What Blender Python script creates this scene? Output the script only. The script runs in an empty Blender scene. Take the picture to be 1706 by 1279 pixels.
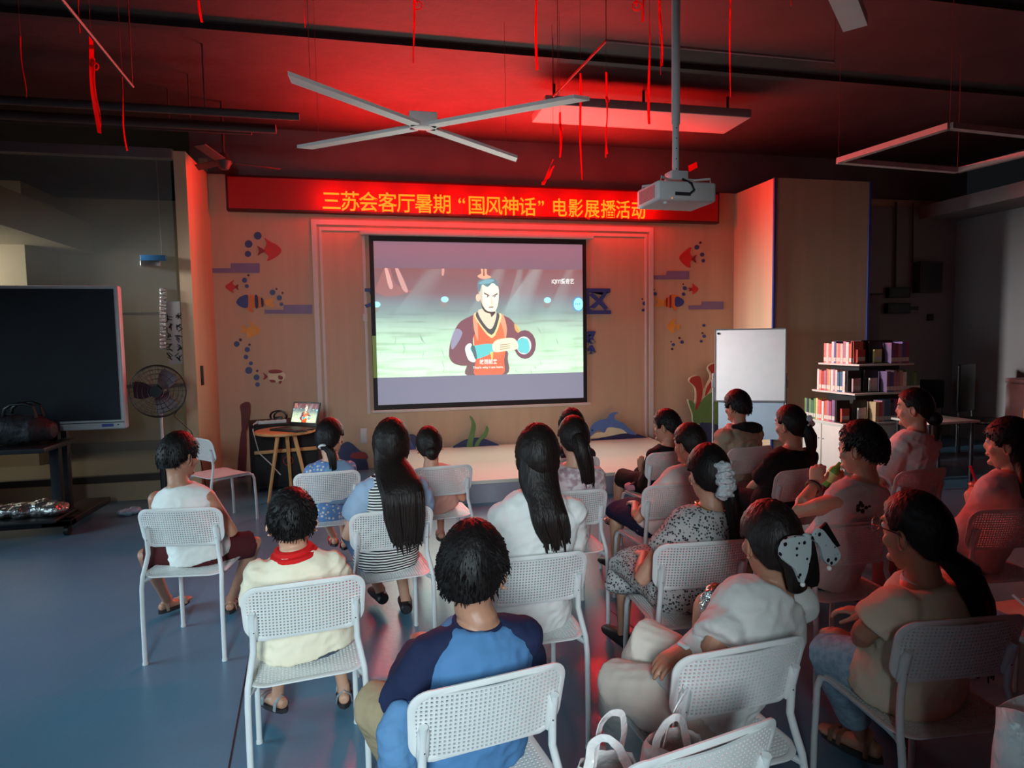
import bpy, bmesh, math, random
import numpy as np
from mathutils import Vector, Matrix, Euler, noise

R = math.radians
random.seed(7)
SC = bpy.context.scene
COL = SC.collection

# ------------------------------------------------------------------ camera
FPX, CAMH = 1050.0, 1.65
YAW, PIT, ROL = R(12.3), math.atan(73 / 1050.0), 0.0157
_r0 = Vector((math.cos(YAW), -math.sin(YAW), 0))
_fw = Vector((math.sin(YAW) * math.cos(PIT), math.cos(YAW) * math.cos(PIT), -math.sin(PIT)))
_u0 = _r0.cross(_fw)
_up = _u0 * math.cos(ROL) + _r0 * math.sin(ROL)
_rt = _r0 * math.cos(ROL) - _u0 * math.sin(ROL)
CAM = Vector((0, 0, CAMH))
cd = bpy.data.cameras.new('camera')
cam = bpy.data.objects.new('camera', cd)
COL.objects.link(cam)
cam.matrix_world = Matrix(((_rt.x, _up.x, -_fw.x, 0), (_rt.y, _up.y, -_fw.y, 0), (_rt.z, _up.z, -_fw.z, CAMH), (0, 0, 0, 1)))
cd.sensor_fit = 'HORIZONTAL'
cd.sensor_width = 36.0
cd.lens = FPX / 1706.0 * 36.0
cd.clip_start = 0.05
SC.camera = cam


def ray(px, py):
    return _fw + _rt * ((px - 853.0) / FPX) - _up * ((py - 639.5) / FPX)


def at(px, py, Y):
    "world point on the plane y = Y seen at photo pixel px, py"
    d = ray(px, py)
    return CAM + d * (Y / d.y)


def atz(px, py, z):
    d = ray(px, py)
    return CAM + d * ((z - CAMH) / d.z)


def atd(px, py, dd):
    return CAM + ray(px, py) * dd


# ------------------------------------------------------------------ world, lights, exposure
w = bpy.data.worlds.new('world')
SC.world = w
w.use_nodes = True
w.node_tree.nodes['Background'].inputs[0].default_value = (0.75, 0.85, 1.0, 1)
w.node_tree.nodes['Background'].inputs[1].default_value = 0.006
SC.view_settings.view_transform = 'Standard'
SC.view_settings.look = 'None'
SC.view_settings.gamma = 1.0
SC.view_settings.use_curve_mapping = False
SC.view_settings.exposure = 0.0


def area(name, loc, tgt, sx, sy, power, col, spread=180):
    l = bpy.data.lights.new(name, 'AREA')
    l.shape = 'RECTANGLE'
    l.size, l.size_y, l.energy, l.color, l.spread = sx, sy, power, col, R(spread)
    o = bpy.data.objects.new(name, l)
    COL.objects.link(o)
    o.location = loc
    o.rotation_euler = (Vector(tgt) - Vector(loc)).to_track_quat('-Z', 'Y').to_euler()
    return o


# daylight coming in through the windows on the left and the doorway behind the audience, plus an added fill beam
area('window_daylight', (-5.4, 3.2, 1.7), (-1.4, 4.0, 0.0), 2.6, 1.4, 46, (0.62, 0.86, 1.0), 84)
area('doorway_daylight', (-0.6, -2.3, 2.4), (-0.45, 2.4, 0.55), 0.8, 1.2, 47, (0.76, 0.93, 1.0), 75)
area('whiteboard_fill_light', (-5.6, 6.85, 3.0), (4.8, 6.72, 1.15), 0.7, 0.7, 27, (0.92, 0.97, 1.0), 26)  # added narrow beam with no window behind it, brightens whiteboard and bookcase
area('back_room_daylight', (-5.5, 9.2, 2.6), (-3.2, 10.5, 1.2), 1.4, 1.4, 36, (1.0, 0.95, 0.82))
# red light of the LED sign
area('sign_light', (1.6, 8.12, 3.40), (1.6, 4.5, 4.4), 4.3, 0.22, 330, (1.0, 0.012, 0.010))
for k in range(9):
    l = bpy.data.lights.new('sign_spill', 'POINT')
    l.energy, l.color, l.shadow_soft_size = 10.0, (1.0, 0.014, 0.010), 0.12
    o = bpy.data.objects.new('sign_spill', l)
    COL.objects.link(o)
    o.location = (-0.45 + k * 0.52, 8.12, 3.42)
# the picture thrown back by the projection screen
area('screen_light', (1.43, 8.22, 1.9), (1.43, 3.0, 1.0), 2.7, 1.4, 48, (0.86, 1.0, 0.90))

# ------------------------------------------------------------------ materials
_mats = {}


def lin(c):
    return tuple((v / 255.0 / 12.92 if v / 255.0 <= 0.04045 else ((v / 255.0 + 0.055) / 1.055) ** 2.4) for v in c)


def mat(name, rgb, rough=0.6, var=0.12, scale=8.0, bump=0.0, bscale=60.0, metal=0.0, spec=0.5, emit=None, estr=1.0,
        alpha=None, stretch=None, pattern=None):
    "procedural principled material: sRGB colour with noise variation and noise bump"
    if name in _mats:
        return _mats[name]
    m = bpy.data.materials.new(name)
    _mats[name] = m
    m.use_nodes = True
    nt = m.node_tree
    N, Lk = nt.nodes, nt.links
    p = N['Principled BSDF']
    c = lin(rgb)
    p.inputs['Roughness'].default_value = rough
    p.inputs['Metallic'].default_value = metal
    p.inputs['Specular IOR Level'].default_value = spec
    tc = N.new('ShaderNodeTexCoord')
    mp = N.new('ShaderNodeMapping')
    if stretch:
        mp.inputs['Scale'].default_value = stretch
    Lk.new(tc.outputs['Object'], mp.inputs['Vector'])
    ns = N.new('ShaderNodeTexNoise')
    ns.inputs['Scale'].default_value = scale
    ns.inputs['Detail'].default_value = 4
    Lk.new(mp.outputs['Vector'], ns.inputs['Vector'])
    rp = N.new('ShaderNodeValToRGB')
    rp.color_ramp.elements[0].position = 0.3
    rp.color_ramp.elements[1].position = 0.7
    rp.color_ramp.elements[0].color = tuple(v * (1 - var) for v in c) + (1,)
    rp.color_ramp.elements[1].color = tuple(min(1, v * (1 + var)) for v in c) + (1,)
    Lk.new(ns.outputs['Fac'], rp.inputs['Fac'])
    col_out = rp.outputs['Color']
    if pattern:
        col_out = pattern(N, Lk, mp.outputs['Vector'], col_out)
    Lk.new(col_out, p.inputs['Base Color'])
    if bump:
        nb = N.new('ShaderNodeTexNoise')
        nb.inputs['Scale'].default_value = bscale
        nb.inputs['Detail'].default_value = 3
        Lk.new(mp.outputs['Vector'], nb.inputs['Vector'])
        b = N.new('ShaderNodeBump')
        b.inputs['Strength'].default_value = bump
        b.inputs['Distance'].default_value = 0.02
        Lk.new(nb.outputs['Fac'], b.inputs['Height'])
        Lk.new(b.outputs['Normal'], p.inputs['Normal'])
    if emit:
        p.inputs['Emission Color'].default_value = lin(emit) + (1,)
        p.inputs['Emission Strength'].default_value = estr
    if alpha is not None:
        p.inputs['Alpha'].default_value = alpha
    return m


def mixc(N, Lk, fac, a, b):
    x = N.new('ShaderNodeMix')
    x.data_type = 'RGBA'
    Lk.new(fac, x.inputs[0])
    for s, v in ((6, a), (7, b)):
        if isinstance(v, tuple):
            x.inputs[s].default_value = lin(v) + (1,)
        else:
            Lk.new(v, x.inputs[s])
    return x.outputs[2]


def ramp2(N, Lk, src, lo, hi):
    r = N.new('ShaderNodeMapRange')
    r.inputs['From Min'].default_value = lo
    r.inputs['From Max'].default_value = hi
    Lk.new(src, r.inputs['Value'])
    return r.outputs['Result']


def pat_spots(rgb, scale, lo, hi):
    def f(N, Lk, vec, col):
        v = N.new('ShaderNodeTexVoronoi')
        v.inputs['Scale'].default_value = scale
        Lk.new(vec, v.inputs['Vector'])
        return mixc(N, Lk, ramp2(N, Lk, v.outputs['Distance'], lo, hi), rgb, col)
    return f


def pat_noise(rgb, scale, lo, hi):
    def f(N, Lk, vec, col):
        v = N.new('ShaderNodeTexNoise')
        v.inputs['Scale'].default_value = scale
        v.inputs['Detail'].default_value = 2
        Lk.new(vec, v.inputs['Vector'])
        return mixc(N, Lk, ramp2(N, Lk, v.outputs['Fac'], lo, hi), col, rgb)
    return f


def pat_stripes(rgb, scale, axis='Z'):
    def f(N, Lk, vec, col):
        v = N.new('ShaderNodeTexWave')
        v.bands_direction = axis
        v.inputs['Scale'].default_value = scale
        v.inputs['Distortion'].default_value = 0.6
        Lk.new(vec, v.inputs['Vector'])
        return mixc(N, Lk, ramp2(N, Lk, v.outputs['Fac'], 0.45, 0.55), col, rgb)
    return f


# ------------------------------------------------------------------ mesh builder
class MB:
    def __init__(self):
        self.v, self.f, self.m = [], [], []
        self.mi = 0

    def add(self, vs, fs):
        b = len(self.v)
        self.v += [Vector(p) for p in vs]
        self.f += [tuple(i + b for i in f) for f in fs]
        self.m += [self.mi] * len(fs)
        return self

    def box(self, a, b, M=None):
        x0, y0, z0 = a
        x1, y1, z1 = b
        vs = [Vector(p) for p in ((x0, y0, z0), (x1, y0, z0), (x1, y1, z0), (x0, y1, z0), (x0, y0, z1), (x1, y0, z1), (x1, y1, z1), (x0, y1, z1))]
        if M:
            vs = [M @ p for p in vs]
        return self.add(vs, [(3, 2, 1, 0), (4, 5, 6, 7), (0, 1, 5, 4), (1, 2, 6, 5), (2, 3, 7, 6), (3, 0, 4, 7)])

    def cbox(self, c, s, M=None):
        return self.box([c[i] - s[i] / 2 for i in range(3)], [c[i] + s[i] / 2 for i in range(3)], M)

    def rbox(self, a, b, r=0.01, M=None):
        "box with chamfered vertical and horizontal edges"
        bm = bmesh.new()
        bmesh.ops.create_cube(bm, size=1.0)
        for v in bm.verts:
            v.co = Vector([(a[i] + b[i]) / 2 + v.co[i] * (b[i] - a[i]) for i in range(3)])
        bmesh.ops.bevel(bm, geom=list(bm.edges), offset=r, segments=3, affect='EDGES', profile=0.5)
        bm.verts.index_update()
        vs = [(M @ v.co if M else v.co.copy()) for v in bm.verts]
        fs = [tuple(v.index for v in f.verts) for f in bm.faces]
        bm.free()
        return self.add(vs, fs)

    def loft(self, pts, rad, up=(0, 1, 0), seg=12, cap=True, round_=True):
        pts = [Vector(p) for p in pts]
        rad = [(q, q) if isinstance(q, (int, float)) else q for q in rad]
        n = len(pts)
        up = Vector(up)
        T = []
        for i in range(n):
            t = pts[min(i + 1, n - 1)] - pts[max(i - 1, 0)]
            T.append(t.normalized() if t.length > 1e-9 else Vector((0, 0, 1)))
        rings = []
        seq = []
        if cap and round_:
            for q in (0.25, 0.7):
                k = math.sqrt(1 - (1 - q) ** 2)
                d = min(rad[0])
                seq.append((pts[0] - T[0] * d * (1 - q) * 0.8, T[0], (rad[0][0] * k, rad[0][1] * k)))
        for i in range(n):
            seq.append((pts[i], T[i], rad[i]))
        if cap and round_:
            for q in (0.7, 0.25):
                k = math.sqrt(1 - (1 - q) ** 2)
                d = min(rad[-1])
                seq.append((pts[-1] + T[-1] * d * (1 - q) * 0.8, T[-1], (rad[-1][0] * k, rad[-1][1] * k)))
        b = None
        for p, t, (ra, rb) in seq:
            ref = up if b is None else b
            bb = ref - t * ref.dot(t)
            if bb.length < 1e-3:
                alt = Vector((1, 0, 0)) if abs(t.x) < 0.8 else Vector((0, 0, 1))
                bb = alt - t * alt.dot(t)
            b = bb.normalized()
            if abs(t.dot(up.normalized())) < 0.93:
                bb = up - t * up.dot(t)
                b = bb.normalized()
            a = t.cross(b)
            rings.append([p + a * ra * math.cos(2 * math.pi * k / seg) + b * rb * math.sin(2 * math.pi * k / seg) for k in range(seg)])
        vs, fs = [], []
        for r_ in rings:
            vs += r_
        for i in range(len(rings) - 1):
            for k in range(seg):
                k2 = (k + 1) % seg
                fs.append((i * seg + k, i * seg + k2, (i + 1) * seg + k2, (i + 1) * seg + k))
        if cap:
            fs.append(tuple(reversed(range(seg))))
            fs.append(tuple(range((len(rings) - 1) * seg, len(rings) * seg)))
        return self.add(vs, fs)

    def tube(self, pts, r, seg=8):
        return self.loft(pts, [r] * len(pts), up=(0.13, 0.31, 0.94), seg=seg, round_=False)

    def cyl(self, a, b, r, seg=16, r2=None):
        return self.loft([a, b], [r, r if r2 is None else r2], up=(0.13, 0.91, 0.3), seg=seg, round_=False)

    def ball(self, c, r, M=None, n=10):
        r = (r, r, r) if isinstance(r, (int, float)) else r
        c = Vector(c)
        vs, fs = [], []
        for i in range(1, n):
            th = math.pi * i / n
            for k in range(2 * n):
                ph = math.pi * k / n
                p = Vector((r[0] * math.sin(th) * math.cos(ph), r[1] * math.sin(th) * math.sin(ph), r[2] * math.cos(th)))
                vs.append(c + (M @ p if M else p))
        top = len(vs)
        for s in (1, -1):
            p = Vector((0, 0, s * r[2]))
            vs.append(c + (M @ p if M else p))
        w_ = 2 * n
        for i in range(n - 2):
            for k in range(w_):
                k2 = (k + 1) % w_
                fs.append((i * w_ + k, (i + 1) * w_ + k, (i + 1) * w_ + k2, i * w_ + k2))
        for k in range(w_):
            k2 = (k + 1) % w_
            fs.append((top, k, k2))
            fs.append((top + 1, (n - 2) * w_ + k2, (n - 2) * w_ + k))
        return self.add(vs, fs)

    def prism(self, poly, d, f):
        "extrude a 2-D outline: f(x, y, depth) gives the 3-D point"
        n = len(poly)
        vs = [f(x, y, 0) for x, y in poly] + [f(x, y, d) for x, y in poly]
        fs = [tuple(range(n)), tuple(reversed(range(n, 2 * n)))] + [(i, i + n, (i + 1) % n + n, (i + 1) % n) for i in range(n)]
        return self.add(vs, fs)

    def torus(self, c, R_, r, ax=(0, 0, 1), seg=32, sec=8, squash=1.0):
        q = Vector(ax).to_track_quat('Z', 'Y')
        c = Vector(c)
        vs, fs = [], []
        for i in range(seg):
            a = 2 * math.pi * i / seg
            for k in range(sec):
                t = 2 * math.pi * k / sec
                rr = R_ + r * math.cos(t)
                vs.append(c + q @ Vector((rr * math.cos(a), rr * math.sin(a) * squash, r * math.sin(t))))
        for i in range(seg):
            for k in range(sec):
                i2, k2 = (i + 1) % seg, (k + 1) % sec
                fs.append((i * sec + k, i2 * sec + k, i2 * sec + k2, i * sec + k2))
        return self.add(vs, fs)

    def mesh(self, name, mats, smooth=True, org=None):
        me = bpy.data.meshes.new(name)
        o = Vector(org) if org else Vector((0, 0, 0))
        me.from_pydata([tuple(p - o) for p in self.v], [], self.f)
        for m in (mats if isinstance(mats, (list, tuple)) else [mats]):
            me.materials.append(m)
        if any(self.m):
            me.polygons.foreach_set('material_index', self.m)
        bm = bmesh.new()
        bm.from_mesh(me)
        bmesh.ops.recalc_face_normals(bm, faces=bm.faces)
        bm.to_mesh(me)
        bm.free()
        if smooth:
            me.shade_smooth() if smooth is True else None
            try:
                me.set_sharp_from_angle(angle=R(42))
            except Exception:
                pass
        me.update()
        return me


def link(name, me, parent=None, loc=None):
    o = bpy.data.objects.new(name, me)
    COL.objects.link(o)
    if parent:
        o.parent = parent
    if loc is not None:
        o.location = loc
    return o


def tag(o, label, cat, group=None):
    o['label'], o['category'] = label, cat
    if group:
        o['group'] = group
    return o


def thing(name, label, cat, loc=(0, 0, 0), rotz=0.0, group=None):
    o = bpy.data.objects.new(name, None)
    COL.objects.link(o)
    o.empty_display_size = 0.1
    o.location = loc
    o.rotation_euler = (0, 0, rotz)
    return tag(o, label, cat, group)


def part(name, mb, m, parent, smooth=True, world=False, label=None):
    "a child mesh; world=True: the builder's points are world points and the parent is unrotated"
    org = None
    if world:
        p, org = parent, Vector((0, 0, 0))
        while p:
            org += p.location
            p = p.parent
    o = link(name, mb.mesh(name, m, smooth, org), parent)
    if label:
        o['label'] = label
    return o


def single(name, mb, m, label, cat, org, group=None, smooth=True):
    return tag(link(name, mb.mesh(name, m, smooth, org), None, org), label, cat, group)


def struct(name, mb, m, smooth=False):
    o = link(name, mb.mesh(name, m, smooth))
    o['kind'] = 'structure'
    return o


def fuse(mb, voxel, it=3, fac=0.5, disp=None):
    "weld overlapping pieces into one continuous surface"
    me = mb.mesh('tmp', [])
    o = bpy.data.objects.new('tmp', me)
    COL.objects.link(o)
    r_ = o.modifiers.new('r', 'REMESH')
    r_.mode, r_.voxel_size = 'VOXEL', voxel
    s = o.modifiers.new('s', 'SMOOTH')
    s.factor, s.iterations = fac, it
    dg = bpy.context.evaluated_depsgraph_get()
    dg.update()
    out = bpy.data.meshes.new_from_object(o.evaluated_get(dg), depsgraph=dg)
    bpy.data.objects.remove(o)
    bpy.data.meshes.remove(me)
    if disp:
        amp, sc = disp
        n = len(out.vertices)
        co = np.empty(n * 3)
        no = np.empty(n * 3)
        out.vertices.foreach_get('co', co)
        out.vertices.foreach_get('normal', no)
        co, no = co.reshape(-1, 3), no.reshape(-1, 3)
        d = np.array([noise.noise(Vector(p) * sc) + 0.9 * (.35 - abs(noise.noise(Vector((p[0] * 1.3 + p[2] * .5, p[1] * 1.3, p[2] * 2.0 - p[0] * .7)) * sc * 1.5))) for p in co])
        co += no * (d * amp)[:, None]
        out.vertices.foreach_set('co', co.ravel())
    out.shade_smooth()
    out.update()
    return out


def fused(name, mb, m, parent, voxel=0.008, it=3, disp=None, label=None):
    me = fuse(mb, voxel, it, 0.5, disp)
    me.name = name
    me.materials.clear()
    me.materials.append(m)
    o = link(name, me, parent)
    if label:
        o['label'] = label
    return o


def text_mb(s, size, f, depth=0.0, offset=0.0, spacing=1.0, align='LEFT'):
    "outline of lettering, mapped by f(x, y, z)"
    cu = bpy.data.curves.new('txt', 'FONT')
    cu.body, cu.size, cu.extrude, cu.offset = s, size, depth / 2, offset
    cu.space_character = spacing
    cu.align_x = align
    cu.resolution_u = 3
    o = bpy.data.objects.new('txt', cu)
    COL.objects.link(o)
    dg = bpy.context.evaluated_depsgraph_get()
    dg.update()
    me = bpy.data.meshes.new_from_object(o.evaluated_get(dg), depsgraph=dg)
    bpy.data.objects.remove(o)
    mb = MB()
    mb.add([f(*v.co) for v in me.vertices], [tuple(p.vertices) for p in me.polygons])
    xs = [v.co.x for v in me.vertices] or [0]
    ys = [v.co.y for v in me.vertices] or [0]
    mb.bounds = (min(xs), max(xs), min(ys), max(ys))
    bpy.data.meshes.remove(me)
    return mb


def smooth_poly(pts, n=4):
    "closed Catmull-Rom through the outline points"
    out = []
    L = len(pts)
    for i in range(L):
        p0, p1, p2, p3 = [Vector(pts[(i + k) % L] + (0,)) for k in (-1, 0, 1, 2)]
        for j in range(n):
            t = j / n
            q = 0.5 * ((2 * p1) + (p2 - p0) * t + (2 * p0 - 5 * p1 + 4 * p2 - p3) * t * t + (3 * p1 - p0 - 3 * p2 + p3) * t ** 3)
            out.append((q.x, q.y))
    return out
# ------------------------------------------------------------------ the setting
WY = 8.4      # back wall
GY = 7.45     # glass partition / front of the side wings


def pat_floor(N, Lk, vec, col):
    v = N.new('ShaderNodeTexNoise')
    v.inputs['Scale'].default_value = 0.8
    v.inputs['Detail'].default_value = 3
    Lk.new(vec, v.inputs['Vector'])
    return mixc(N, Lk, ramp2(N, Lk, v.outputs['Fac'], 0.35, 0.7), col, (90, 128, 150))


M_floor = mat('blue_vinyl', (78, 119, 142), 0.28, 0.08, 3.0, 0.05, 30, spec=0.5, pattern=pat_floor)
M_wall = mat('beige_panel', (206, 176, 146), 0.55, 0.05, 1.5, 0.03, 14, stretch=(6, 6, 0.5))
M_wing = mat('beige_board', (214, 188, 152), 0.5, 0.05, 1.2, 0.03, 12, stretch=(6, 6, 0.4))
M_ceil = mat('black_ceiling_paint', (56, 49, 51), 0.75, 0.25, 2.0, 0.3, 9)
M_grey = mat('grey_wall', (150, 142, 140), 0.7, 0.06, 1.2, 0.04, 10)
M_frame = mat('white_moulding', (214, 205, 196), 0.45, 0.04)
M_stage = mat('cream_stage_floor', (214, 208, 192), 0.28, 0.04, 2.0, 0.02, 20)
M_stagef = mat('stage_riser', (150, 148, 158), 0.4, 0.06)
M_white = mat('white_plastic', (214, 216, 214), 0.42, 0.03, 20)
M_wmetal = mat('white_enamel', (206, 210, 210), 0.32, 0.03, 20)
M_black = mat('black_plastic', (20, 20, 22), 0.45, 0.15, 12)
M_bmetal = mat('black_steel', (26, 26, 30), 0.4, 0.15, 10)
M_dark = mat('dark_metal', (48, 44, 46), 0.5, 0.2, 6)
M_chrome = mat('bright_metal', (190, 190, 190), 0.25, 0.05, metal=1.0)
M_wood = mat('light_wood', (206, 150, 92), 0.42, 0.16, 3.0, 0.04, 20, stretch=(1, 12, 1))
M_blue = mat('blue_paint', (58, 78, 150), 0.5, 0.06)
M_navy = mat('navy_paint', (34, 44, 92), 0.5, 0.06)
M_red = mat('red_paint', (190, 40, 36), 0.5, 0.06)
M_yel = mat('yellow_paint', (232, 168, 72), 0.5, 0.06)
M_org = mat('orange_paint', (226, 132, 60), 0.5, 0.06)
M_grn = mat('green_paint', (92, 128, 66), 0.5, 0.14, 5)
M_cream = mat('cream_paint', (226, 214, 178), 0.5, 0.05)
M_ribbon = mat('red_ribbon', (226, 24, 22), 0.5, 0.1)
def _translucent(m, rgb, fac):
    nt = m.node_tree
    out = [n for n in nt.nodes if n.type == 'OUTPUT_MATERIAL'][0]
    tr = nt.nodes.new('ShaderNodeBsdfTranslucent')
    tr.inputs['Color'].default_value = lin(rgb) + (1,)
    mx = nt.nodes.new('ShaderNodeMixShader')
    mx.inputs[0].default_value = fac
    nt.links.new(nt.nodes['Principled BSDF'].outputs[0], mx.inputs[1])
    nt.links.new(tr.outputs[0], mx.inputs[2])
    nt.links.new(mx.outputs[0], out.inputs['Surface'])


_translucent(M_ribbon, (255, 60, 56), .65)
M_thread = mat('thin_thread', (150, 60, 55), 0.6, 0.1)


def lw(x, y, d=0):
    return Vector((x, y, d))


struct('floor', MB().box((-9, -3, -0.1), (9.3, 13, 0)), M_floor)
mb = MB()
mb.box((-9, -3, 4.3), (9.3, 13, 4.4))
struct('ceiling', mb, M_ceil)
struct('wall_back', MB().box((-2.02, WY, 0), (9.3, WY + 0.12, 3.72)), M_wall)
struct('wall_upper', MB().box((-2.1, WY + 0.03, 3.72), (9.3, WY + 0.12, 4.3)), mat('haze_lightened_paint', (112, 102, 102), 0.75, 0.15, 2.0))  # black paint lightened so its colour carries the red haze above the sign
struct('wall_left', MB().box((-2.02, GY, 0), (-1.90, WY, 3.71)), M_wing)
struct('wall_wing', MB().box((5.18, GY, 0), (6.63, WY, 3.71)), M_wing)
struct('wall_right', MB().box((9.06, 2.0, 0), (9.2, WY, 3.66)), M_grey)
struct('wall_far', MB().box((6.63, WY - 0.03, 0), (9.06, WY, 3.60)), M_grey)
struct('wall_rear_blocker', MB().box((0.27, -.62, 0), (9.3, -.5, 4.3)).box((-.95, -.62, 3.0), (0.27, -.5, 4.3)).box((-9, -.62, 0), (-.95, -.5, 4.3)), mat('dark_light_blocker', (44, 42, 44), 0.8))  # unseen wall added to block doorway light on the right, dark to cut bounce
struct('trim_1', MB().box((5.165, GY - 0.015, 0), (5.195, GY + 0.015, 3.71)).box((6.615, GY - 0.015, 0), (6.645, GY + 0.015, 3.71)), M_blue)
struct('trim_2', MB().box((8.35, 2.0, 3.42), (9.06, 8.37, 3.62)), M_grey)
# moulding frame on the back wall
fx0, fx1, fzt = -0.72, 3.9, 3.2
mb = MB()
for a, b, c, d in ((fx0, fzt - 0.06, fx1, fzt), (fx0, 0.23, fx0 + 0.06, fzt - .06), (fx1 - 0.06, 0.23, fx1, fzt - .06)):
    mb.box((a, WY - 0.03, b), (c, WY, d))
for a, b, c, d in ((fx0 + 0.09, fzt - 0.13, fx1 - 0.09, fzt - 0.09), (fx0 + 0.09, 0.23, fx0 + 0.12, fzt - 0.13), (fx1 - 0.12, 0.23, fx1 - 0.09, fzt - 0.13)):
    mb.box((a, WY - 0.018, b), (c, WY, d))
struct('trim_3', mb, M_frame)
# room behind the glass on the left
M_back = mat('beige_back_room', (150, 138, 112), 0.6, 0.06, 1.5)
mb = MB().box((-9, 10.9, 0), (-1.9, 11.0, 3.9)).box((-5.1, 9.9, 0), (-4.6, 10.9, 3.9))
struct('wall_behind_glass', mb, M_back)
struct('trim_4', MB().box((-9, 10.86, 2.14), (-1.9, 10.90, 2.17)).box((-9, 10.85, 0.0), (-1.9, 10.90, 0.16)).box((-9, 10.87, 1.0), (-1.9, 10.90, 1.05)), mat('dark_trim_strip', (70, 62, 48), 0.6))  # dark trim lines and skirting along the back room wall
struct('ceiling_back_room', MB().box((-9, GY + 0.1, 3.05), (-4.1, 10.8, 3.12)).box((-4.14, GY + 0.1, 3.12), (-4.1, 10.8, 3.5)), M_back)
struct('wall_back_room_side', MB().box((-2.0, WY, 0), (-1.9, 10.9, 3.9)), M_back)
struct('floor_back_room', MB().box((-9, GY + .07, 0), (-2.0, 10.9, .012)), mat('beige_floor', (120, 110, 88), 0.4, .06))
# glass partition: window_1 with its frame
M_glass = mat('clear_glass', (210, 220, 214), 0.04, 0.0, alpha=0.10, spec=0.5)
gl = struct('window_1', MB().box((-9, GY - 0.005, 0.2), (-2.05, GY + 0.005, 3.62)), M_glass)
M_alu = mat('grey_aluminium', (128, 128, 130), 0.4, 0.05, metal=0.3)
link('frame', MB().box((-9, GY - 0.05, 3.62), (-2.02, GY + 0.05, 3.72)).mesh('frame', M_alu), gl)
link('sill', MB().box((-9, GY - 0.06, 0.0), (-2.02, GY + 0.06, 0.2)).mesh('sill', M_back), gl)
link('rail', MB().box((-9, GY - 0.04, 0.2), (-2.02, GY + 0.04, 0.27)).mesh('rail', mat('dark_rail', (52, 48, 44), 0.5)), gl)
mb = MB()
for x in (-4.3, -6.6):
    mb.box((x, GY - 0.012, 0.27), (x + 0.014, GY + 0.012, 3.62))
link('joint', mb.mesh('joint', M_dark), gl)
# seams of the vinyl floor
M_seam = mat('dark_seam', (26, 34, 40), 0.6)
mb = MB()
for px0, py0, px1, py1 in ((418.5, 1075, 381.5, 1279), (1011, 1013, 1075, 1060)):
    a, b = atz(px0, py0, 0), atz(px1, py1, 0)
    d = (b - a).normalized()
    a, b = a - d * 0.0, b + d * 0.25
    n = Vector((-d.y, d.x, 0)) * 0.004
    mb.add([a - n + Vector((0, 0, .0012)), b - n + Vector((0, 0, .0012)), b + n + Vector((0, 0, .0012)), a + n + Vector((0, 0, .0012))], [(0, 1, 2, 3)])
struct('trim_5', mb, M_seam)

# stage
st = thing('stage', 'low stage platform with cream floor under the projection screen', 'stage', (2.0, 7.3, 0))
SZ = 0.235
mb = MB()
poly = [(0.12, WY - .035), (0.12, 6.6), (0.2, 6.36), (0.42, 6.24), (3.5, 6.21), (3.72, 6.34), (3.8, 6.6), (3.8, WY - .035)]
mb.prism(poly, 0.035, lambda x, y, d: Vector((x, y, SZ - d)))
part('deck', mb, M_stage, st, world=True)
mb = MB()
poly2 = [(0.14, WY - .035), (0.14, 6.61), (0.22, 6.38), (0.43, 6.26), (3.49, 6.23), (3.70, 6.36), (3.78, 6.61), (3.78, WY - .035)]
mb.prism(poly2, SZ - 0.035, lambda x, y, d: Vector((x, y, d)))
part('riser', mb, M_stagef, st, world=True)

# ceiling services: ducts and pipes
M_duct = mat('painted_duct', (70, 60, 60), 0.6, 0.2, 3)
M_pduct = mat('pale_duct', (186, 170, 168), 0.5, 0.06, 2)
t = thing('air_duct', 'wide flat air duct under the ceiling, lit red right of the cross lamp', 'air duct', (2.9, 6.5, 4.0))
part('duct', MB().rbox((1.75, 6.25, 4.0), (4.05, 6.8, 4.09), 0.01), M_pduct, t, world=True)
for x in (1.9, 2.9, 3.9):
    part('strap', MB().box((x, 6.5, 4.08), (x + .03, 6.504, 4.3)), M_duct, t, world=True)
single('air_duct', MB().rbox((-.22, 3.7, 4.0), (.12, 4.35, 4.31), 0.01), M_duct, 'short dim ventilation box on the ceiling above the cross lamp', 'air duct', (-.05, 4.0, 4.0))
for k, (y, z, x0, x1, r_, lab) in enumerate(((6.2, 3.72, -6.5, -.6, 0.035, 'long grey pipe along the ceiling, nearest of the three over the left glass'),
                                            (6.9, 3.82, -6.5, -.9, 0.045, 'thick grey pipe along the ceiling, middle one of the three over the left glass'),
                                            (7.3, 3.9, -6.5, -1.2, 0.03, 'thin grey pipe along the ceiling, closest to the back wall'))):
    t = thing('ceiling_pipe', lab, 'pipe', ((x0 + x1) / 2, y, z), 0, 'ceiling pipes')
    part('pipe', MB().cyl((x0, y, z), (x1, y, z), r_, 12), M_duct, t, world=True)
    for q in range(3):
        xx = x0 + 0.8 + q * (x1 - x0 - 1.6) / 2
        part('hanger', MB().cyl((xx, y, z), (xx, y, 4.3), 0.008, 6), M_duct, t, world=True)
mb = MB()
for y in (2.8, 4.3, 5.8):
    mb.box((-6, y, 4.25), (8.5, y + 0.08, 4.3))
struct('trim_6', mb, M_ceil)
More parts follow.
